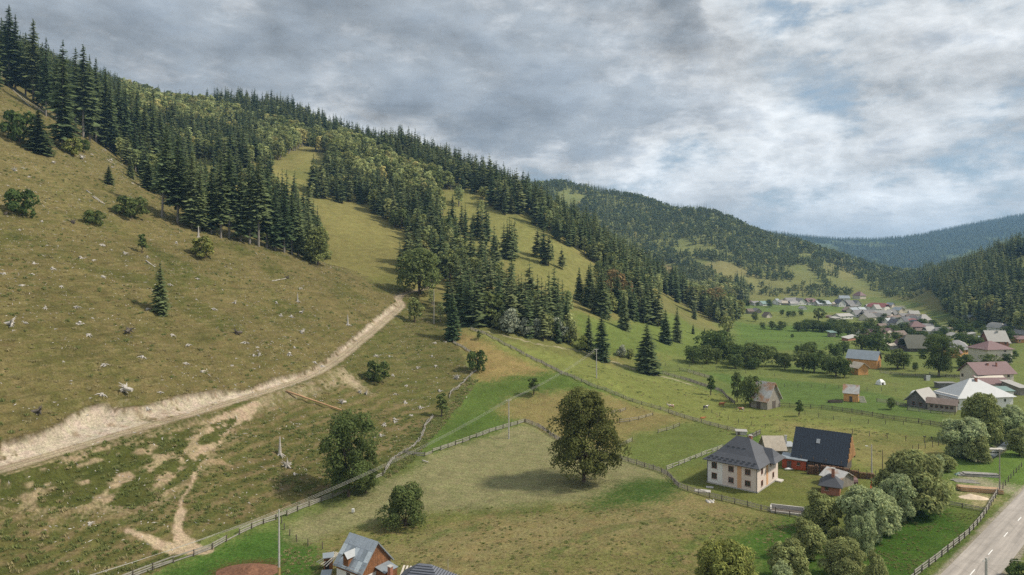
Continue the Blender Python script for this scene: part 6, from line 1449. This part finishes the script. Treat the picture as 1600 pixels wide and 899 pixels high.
for i, (a, b) in enumerate([((75,8),(104,30)),((85,18),(100,28)),((168,118),(182,128)),((15,136),(48,168)),((30,150),(72,178)),((62,172),(98,196)),((90,196),(120,214)),((500/3,250),(540/3,258)),((425,440),(447,436))][:9]):
    if b[1] < 130 and a[1] < 130: a, b = (a[0] + 60, a[1] + 290), (b[0] + 60, b[1] + 290)
    log('fallen grey trunk among the cut wood of the upper slope', a, b, .2, DEADW, 'fallen_trunk', 'fallen trunks on the upper slope')
def debris():
    """splinters, stones and bits of branch nobody could count"""
    rng = np.random.default_rng(8); m = MB(); cnt = 0; V = []; F = []
    while cnt < 5200:
        x, y = rng.uniform(-330, -10), rng.uniform(105, 400)
        if not in_poly(np.array([x]), np.array([y]), fgp)[0] or abs(x) > .8 * y + 5: continue
        if fbm(np.array([x / 14]), np.array([y / 14]), 101, 3)[0] < -.02 + rng.random() * .12 - .1: continue
        z = gz(x, y); a = rng.random() * 6.28; L = rng.uniform(.08, .34) * (2.2 if rng.random() < .12 else 1); wd = rng.uniform(.05, .14); h = rng.uniform(.05, .16)
        dx, dy = math.cos(a) * L, math.sin(a) * L; ex, ey = -math.sin(a) * wd, math.cos(a) * wd; zz = float(gz(x + dx, y + dy)); o = len(V)
        V += [(x - dx, y - dy, 2 * z - zz + .02), (x + ex, y + ey, z + .02), (x + dx, y + dy, zz + .05), (x - ex, y - ey, z), (x + ex * .3, y + ey * .3, z + h), (x - ex * .2 + dx * .3, y - ey * .2, z + h)]
        F += [(o, o + 1, o + 4), (o + 1, o + 2, o + 4), (o + 2, o + 5, o + 4), (o + 2, o + 3, o + 5), (o + 3, o, o + 5), (o, o + 4, o + 5)]; cnt += 1
    me = bpy.data.meshes.new('wood_debris'); me.from_pydata(V, [], F); me.update(); me.materials.append(DEADW)
    tag(link(bpy.data.objects.new('wood_debris', me)), 'splinters and stones strewn over the logged slope', 'debris', kind='stuff')
debris()
# ------------------------------------------------------------------ tufts of grass and weeds (nobody could count them)
TG1 = leaf_mat('tuft_grass', (.36, .32, .16), (.44, .38, .20), .5); TG2 = leaf_mat('green_weeds', (.24, .28, .10), (.29, .31, .12), .5)
rgt = np.random.default_rng(31)
def tuft(key, n, h, w, m, lean=.5):
    V = []; F = []; C = []
    for i in range(n):
        a = rgt.random() * 6.28; r0 = w * .5 * rgt.random(); x, y = math.cos(a) * r0, math.sin(a) * r0; L = h * rgt.uniform(.6, 1.2); b = rgt.random() * 6.28; o = len(V); ww = w * .08
        ex, ey = -math.sin(b) * ww, math.cos(b) * ww; tx, ty = x + math.cos(b) * L * lean, y + math.sin(b) * L * lean
        V += [(x - ex, y - ey, -.05), (x + ex, y + ey, -.05), (tx + ex * .6, ty + ey * .6, L * .8), (tx - ex * .3, ty - ey * .3, L)]; F.append((o, o + 1, o + 2, o + 3)); c = rgt.uniform(.75, 1.25); C += [(c, c, c)] * 4
    PROTO[key] = (None, None, mesh_np(key, V, np.array(F), m, C), 1)
for i in range(2): tuft('grass_tuft%d' % i, 34, .24, .8, TG1, .6); tuft('weed%d' % i, 40, .34, .8, TG2, .5)
def scatter_tufts():
    rng = np.random.default_rng(77); out = []
    def reg(n, x0, x1, y0, y1, poly, kinds, s0, s1, ns, thr, excl=None):
        x = rng.uniform(x0, x1, n); y = rng.uniform(y0, y1, n); k = in_poly(x, y, poly) & (np.abs(x) < .8 * y + 3) & (fbm(x / ns, y / ns, 111, 3) + (rng.random(n) - .5) * .7 > thr + .12)
        x, y = x[k], y[k]; d, _ = seg_dist(x, y, TRACK_S); k = ~((np.abs(d) < 2.4) & (x < 0)) & ~in_poly(x, y, bank); x, y = x[k], y[k]
        cr = _bil(C_[:, 0].reshape(GX.shape), QU, QV, *uv_of(x, y)); cg = _bil(C_[:, 1].reshape(GX.shape), QU, QV, *uv_of(x, y)); k = cr < 1.32 * cg; x, y = x[k], y[k]
        s = rng.uniform(s0, s1, len(x)); out.append(np.stack([x, y, H(x, y), s, s, s * rng.uniform(.6, 1.1, len(x)), rng.normal(0, .1, len(x)), rng.normal(0, .1, len(x)), rng.random(len(x)) * 6.28, rng.choice(kinds, len(x))], 1))
    reg(22000, -300, -10, 100, 380, fgp, [0, 2], .8, 1.8, 5, .03)
    reg(12000, -300, -10, 100, 380, fgp, [1, 3], .8, 1.8, 9, .09)
    low = [(-60, 105), (-50, 139), (-30, 165), (-26, 185), (-20, 210), (-45, 200), (-62, 165), (-85, 140), (-115, 110), (-110, 95)]
    reg(22000, -120, -10, 95, 240, low, [1, 3, 3], .6, 1.5, 3.5, .04)
    edge_ = world_poly([(598,742),(612,722),(632,708),(652,694),(664,668),(690,650),(735,590),(745,595),(700,655),(670,690),(640,725),(605,748)]); reg(30000, -50, 0, 160, 270, edge_, [1, 3, 0], .8, 2.0, 4, -.1)
    fld = world_poly([(440,860),(560,822),(640,800),(900,790),(1260,812),(1200,860),(1090,960),(400,960)]); reg(22000, -60, 60, 95, 160, fld, [0, 2, 3], .3, .9, 4, .06)
    rg2 = world_poly([(1040,590),(1200,640),(1470,690),(1360,760),(1210,700),(960,620),(860,580),(930,565)]); reg(9000, 0, 160, 170, 320, rg2, [0, 1], .5, 1.2, 8, .12)
    rd = world_poly([(1360,790),(1540,800),(1500,850),(1440,905),(1360,930)]); reg(14000, 40, 120, 100, 160, rd, [1, 3], .3, .9, 4, .03)
    A = np.concatenate(out); return A
TA = scatter_tufts(); print('tufts', len(TA))
tag(instancer('grass_tufts', ['grass_tuft0', 'weed0', 'grass_tuft1', 'weed1'], TA[:, :9], TA[:, 9]), 'tufts of coarse grass and weeds on slope and fields', 'grass')
# ------------------------------------------------------------------ cows, hens
def cow(label, bx, by, rz, m1, m2, lying=False, s=1.0):
    p = at(bx, by); r = link(bpy.data.objects.new('cow', None)); tag(r, label, 'cow', None); r.location = p + Vector((0, 0, -.85 * s if lying else 0)); r.rotation_euler.z = rz; r.scale = (s, s, s)
    V, F = [], []; parts = []
    # barrel of the body as one lofted skin from rump to muzzle
    ring = [(-1.05, .95, .10, .16), (-1.0, 1.0, .26, .34), (-.7, 1.05, .33, .40), (-.2, 1.0, .37, .44), (.3, 1.02, .34, .42), (.62, 1.08, .27, .36), (.85, 1.22, .17, .24), (1.05, 1.36, .14, .18), (1.22, 1.40, .13, .16), (1.42, 1.28, .10, .12), (1.58, 1.14, .07, .08)]
    for x, z, rw, rh in ring:
        for k in range(10): t = 2 * math.pi * k / 10; V.append((x, math.cos(t) * rw, z + math.sin(t) * rh))
    for i in range(len(ring) - 1):
        for k in range(10): F.append((i * 10 + k, i * 10 + (k + 1) % 10, (i + 1) * 10 + (k + 1) % 10, (i + 1) * 10 + k))
    o_ = len(V); F2 = [tuple(range(10)), tuple(range(o_ - 10, o_))]
    mb = MB(); mb.v = V; mb.f = F + F2
    for sx, sy in ((-.82, .2), (-.82, -.2), (.52, .18), (.52, -.18)):
        kx = -.1 if sx < 0 else .02
        mb.tube([(sx + .05, sy, .95), (sx + kx, sy, .48), (sx, sy, .10), (sx + .04, sy, 0)], [.15, .075, .05, .07], 6)
    mb.tube([(-1.05, 0, 1.15), (-1.16, 0, .8), (-1.15, 0, .45)], [.04, .025, .05], 5)
    for s_ in (-1, 1): mb.tube([(1.2, s_ * .12, 1.5), (1.18, s_ * .27, 1.46)], [.05, .02], 4); mb.tube([(1.24, s_ * .07, 1.54), (1.28, s_ * .17, 1.68)], [.03, .008], 4)
    b = mb.mesh('body', [m1, m2], True); rnd = random.Random(int(bx))
    for pl_ in b.polygons:
        if rnd.random() < .28 or pl_.center.z < .5 or pl_.center.x > 1.4: pl_.material_index = 1
    link(bpy.data.objects.new('body', b), r)
    MB().tube([(-.45, 0, .68), (-.45, 0, .55)], [.17, .11], 8).obj('udder', PINK, r); return r
CB = mat('black_hide', (.03, .028, .027), .8); CW = mat('white_hide', (.62, .58, .52), .8); CR = mat('red_brown_hide', (.22, .085, .04), .8); CO = mat('orange_brown_hide', (.36, .13, .05), .8)
cow('white and reddish cow grazing just above the dark picket fence', 1048, 638.5, 2.8, CW, CO)
cow('black cow with white patches in the middle of the meadow', 1103, 640, .4, CB, CW)
cow('plain brown cow standing highest in the meadow', 1128, 635, .1, CR, CR)
cow('brown and white cow nearest to the grey barn', 1158, 643, 3.3, CR, CW)
cow('small orange calf lying by the picket fence', 1098, 654, .2, CO, CO, lying=True, s=.85)
for k, (x, y) in enumerate([(1445,685),(1456,686.5),(1467,686.5),(1474,685)]):
    p = at(x, y); r = empty('hen', p, k * 1.3, 'dark hen pecking at the meadow edge beside the willow', 'hen', 'dark hens at the meadow edge')
    r.scale = (2.2, 2.2, 2.2); MB().tube([(-.22, 0, .26), (-.1, 0, .2), (.05, 0, .18), (.14, 0, .27), (.17, 0, .36)], [.03, .09, .09, .05, .03], 7).obj('body', CB, r, True); MB().tube([(0, .03, .1), (0, .03, 0)], [.012, .012], 4).tube([(0, -.03, .1), (0, -.03, 0)], [.012, .012], 4).obj('legs', CO, r)
# ------------------------------------------------------------------ things in the yards
def thing_at(px, py, name, label, cat, rz=0.0, dz=0.0): p = at(px, py); p.z += dz; return empty(name, p, rz, label, cat)
r = thing_at(1098, 768, 'concrete_slab', 'pale concrete slab lying in the grass before the white house', 'slab', -.3); MB().box((0, 0, .06), (3.4, 1.7, .24)).obj('slab', CONC, r)
r = thing_at(1109, 762, 'concrete_slab', 'smaller grey slab between the pale slab and the house wall', 'slab', -.3); MB().box((0, 0, .05), (1.6, 1.0, .2)).obj('slab', CONC, r)
for k in range(7):
    p = at(1104 + k * 1.8, 783 + (k % 3) * 1.2); m = MB(); rr = .25 + .1 * (k % 3); m.tube([(0, 0, -.1), (0, 0, .15), (.05, 0, .35)], [rr, rr * .9, rr * .4], 6); o = m.obj('stone', STONE); o.location = p; tag(o, 'pale stone of the little heap outside the picket fence', 'stone', 'stones heaped outside the fence')
r = thing_at(1231, 800, 'stone_pit', 'walled rectangular stone pit sunk in the yard corner', 'pit', -.35)
for c_, d_ in (((0, 1.5, .35), (6.4, .3, .9)), ((0, -1.5, .1), (6.4, .3, .6)), ((-3.2, 0, .25), (.3, 2.7, .8)), ((3.2, 0, .25), (.3, 2.7, .8))): MB().box(c_, d_).obj('wall', CONC, r)
MB().box((0, 0, .01), (6, 2.6, .1)).obj('pit_floor', WOODD, r)
r = thing_at(1232, 735, 'sack_pile', 'white wrapped bundle on the lawn before the red shed', 'bundle', .1)
MB().tube([(-.9, 0, .25), (0, .05, .32), (1.0, 0, .22)], [.22, .3, .2], 8).obj('bundle', FRAMEW, r, True)
r = thing_at(1271, 736, 'garden_cart', 'small grey cart beside the red shed', 'cart', .2); MB().box((0, 0, .6), (1.5, .9, .5)).obj('tray', CONC, r)
for s in (-1, 1): MB().tube([(0, s * .5, .3), (0, s * .58, .3)], [.3, .3], 10).obj('wheel', CB, r)
p = at(1361, 768); r = empty('red_fence_panel', p, .95, 'orange-red sloping board panel left of the largest willow', 'panel')
for k in range(7): MB().box((k * .32 - 1.0, 0, .9 + k * .1), (.29, .05, 1.6 + k * .2)).obj('board', REDW, r)
r = thing_at(1331, 756, 'barrel_roof', 'small rounded dark red shelter behind the summer kitchen', 'shelter', .2); m = MB(); m.tube([(-1.0, 0, .6), (1.0, 0, .6)], [.9, .9], 12); m.obj('shell', MAUVE, r); MB().box((0, 0, .2), (1.8, 1.4, .8)).obj('base', WOODD, r)
r = thing_at(1158, 679, 'chicken_coop', 'small grey coop with a white roof at the end of the long picket fence', 'coop', -.2); MB().box((0, 0, .5), (3.0, 1.8, 1.2)).obj('wall', CONC, r); MB().slab([(-1.7, -1.1, 1.12), (1.7, -1.1, 1.12), (1.7, 1.1, 1.35), (-1.7, 1.1, 1.35)], .12).obj('roof', WHITER, r); MB().box((-.8, -.93, .5), (.6, .08, .9)).obj('door', WOODD, r)
fence('short grey board fence between coop and white house', [(1168,688),(1178,684),(1188,679)], 'picket', 1.5, 2.6, PALEW, 40)
r = thing_at(1349, 629, 'plank_lean_to', 'heap of grey planks leaning on the small orange shed', 'planks', 0)
for k in range(6): MB().bar((-1.2 + k * .4, -.6, 0), (-1.5 + k * .35, .4, 2.2), .32, .05).obj('plank', PALEW, r)
r = thing_at(1305, 629, 'hotbed', 'low dark timber frame left of the small orange shed', 'frame', 0)
for c_, d_ in (((0, .9, .35), (4.6, .15, .7)), ((0, -.9, .35), (4.6, .15, .7)), ((-2.3, 0, .35), (.15, 1.65, .7)), ((2.3, 0, .35), (.15, 1.65, .7))): MB().box(c_, d_).obj('board', WOODD, r)
MB().box((0, 0, .2), (4.4, 1.6, .4)).obj('soil', SOILM, r)
r = thing_at(1376, 601, 'white_tent', 'small white dome tent in the green pasture', 'tent', .4); m = MB(); m.hexa([(-1.5, -1.3, 0), (1.5, -1.3, 0), (1.5, 1.3, 0), (-1.5, 1.3, 0)], [(-1.3, -1.1, 1.3), (1.3, -1.1, 1.3), (1.3, 1.1, 1.3), (-1.3, 1.1, 1.3)]); m.hexa([(-1.3, -1.1, 1.3), (1.3, -1.1, 1.3), (1.3, 1.1, 1.3), (-1.3, 1.1, 1.3)], [(-.6, -.2, 2.2), (.6, -.2, 2.2), (.6, .2, 2.2), (-.6, .2, 2.2)]); m.obj('cover', FRAMEW, r); MB().box((-.3, -1.33, .5), (.9, .1, .9)).obj('opening', DARK, r)
r = thing_at(1454, 627, 'greenhouse_tunnel', 'arched translucent polytunnel behind the old grey barn', 'polytunnel', .3); m = MB(); m.tube([(0, 0, .3), (0, 7, .3)], [2.5, 2.5], 16); m.obj('cover', mat('plastic_film', (.62, .64, .64), .4, noise=(2, .1)), r)
for k in range(5): MB().tube([(0, k * 1.7 + .05, .3), (0, k * 1.7 + .12, .3)], [2.54, 2.54], 16).obj('hoop', CONC, r)
r = thing_at(1477, 606, 'stone_shed', 'long low flat-roofed stone store in the orchard', 'store', 0); MB().box((0, 0, .9), (7.2, 3, 2.2)).obj('wall', CONCD, r); MB().box((0, 0, 2.1), (7.8, 3.6, .2)).obj('roof', GREYR, r)
r = thing_at(1450, 595, 'white_door_kiosk', 'white door set at the end of the grey board wall', 'door', 0); MB().box((0, 0, 1.1), (1.8, .3, 2.3)).obj('door', FRAMEW, r); MB().box((-1.3, 0, 1.2), (.7, .6, 2.5)).obj('pillar', CONCD, r)
# building plot by the road
r = thing_at(1530, 768, 'timber_stack', 'orange-brown stack of long timber beams beside the road', 'timber', -.28)
tb = [MB().box((0, 0, 0), (8.2, .24, .16)).mesh('beam', q) for q in (mat('sawn_timber', (.50, .31, .16), .85, noise=(4, .2)), mat('sawn_timber_grey', (.36, .27, .19), .85, noise=(4, .2)))]
for k in range(5):
    for j in range(7): copy_part(random.choice(tb), 'beam', r, (random.uniform(-.3, .3), -.9 + j * .28, .15 + k * .18), (0, 0, random.gauss(0, .012)))
r = thing_at(1528, 744, 'board_stack', 'long grey stack of boards under pale sheets at the building plot', 'boards', -.18)
for k in range(3):
    for j in range(5): copy_part(MB().box((0, 0, 0), (9 - k * .8, .3, .2)).mesh('board', [CONC, PALEW, CONCD][(k + j) % 3]), 'board', r, (k * .3, -.7 + j * .34, .15 + k * .22), (0, 0, random.gauss(0, .02)))
r = thing_at(1507, 753, 'planks_pile', 'grey loose planks in front of the board stack', 'planks', -.3)
for k in range(7): copy_part(MB().box((0, 0, 0), (5, .25, .08)).mesh('plank', PALEW), 'plank', r, (random.uniform(-.5, .5), -.8 + k * .3, .08 + .03 * k), (0, 0, random.gauss(0, .06)))
r = thing_at(1497, 742, 'tarpaulin', 'crumpled turquoise tarpaulin beside the board stack', 'tarpaulin', 0); m = MB(); m.hexa([(-.9, -.5, 0), (.9, -.5, 0), (.8, .5, 0), (-.8, .5, 0)], [(-.5, -.2, .45), (.5, -.3, .3), (.4, .3, .5), (-.5, .2, .3)]); m.obj('sheet', TEAL, r)
def mound(px, py, name, label, cat, m, rx, ry, h, rz):
    p = at(px, py); V = []; F = []; n = 22; 
    for j in range(8):
        for i in range(n):
            a = 2 * math.pi * i / n; q = j / 7; x, y = math.cos(a) * rx * (1 - q), math.sin(a) * ry * (1 - q)
            x, y = x * math.cos(rz) - y * math.sin(rz), x * math.sin(rz) + y * math.cos(rz)
            V.append((p.x + x, p.y + y, gz(p.x + x, p.y + y) - .05 + h * math.sin(q * math.pi / 2) ** 1.3 * (1 + float(fbm(np.array([(p.x + x) * 1.1]), np.array([(p.y + y) * 1.1]), 5, 3)[0]) * 1.1)))
    for j in range(7):
        for i in range(n): F.append((j * n + i, j * n + (i + 1) % n, (j + 1) * n + (i + 1) % n, (j + 1) * n + i))
    me = bpy.data.meshes.new(name); me.from_pydata(V, [], F); me.update(); me.materials.append(m); me.shade_smooth(); tag(link(bpy.data.objects.new(name, me)), label, cat)
mound(1522, 778, 'sand_heap', 'heap of pale sand on the building plot', 'sand heap', SAND, 3.2, 1.6, .7, -.2)
mound(388, 893, 'soil_heap', 'reddish brown soil heap left of the tall grey pole', 'soil heap', SOILM, 5.6, 3.0, .8, 0)
r = thing_at(1551, 704, 'plank_bridge', 'pale plank footbridge over the stream', 'bridge', -.1)
for k in range(10): MB().box((-2.2 + k * .5, 0, .45), (.46, 1.6, .1)).obj('plank', STONE, r)
for s in (-.6, .6): MB().box((0, s, .3), (5.4, .2, .18)).obj('beam', WOODG, r)
r = thing_at(550, 802, 'marker_post', 'small white box on a short post in the mown field', 'box', 0); MB().box((0, 0, .35), (.12, .12, .8)).obj('post', WOODD, r); MB().box((0.2, 0, .55), (.5, .4, .7)).obj('box', FRAMEW, r)
log('short thick grey log leaning at the hay field corner', (660, 722), (669, 725), .2, DEADW, up=.4)
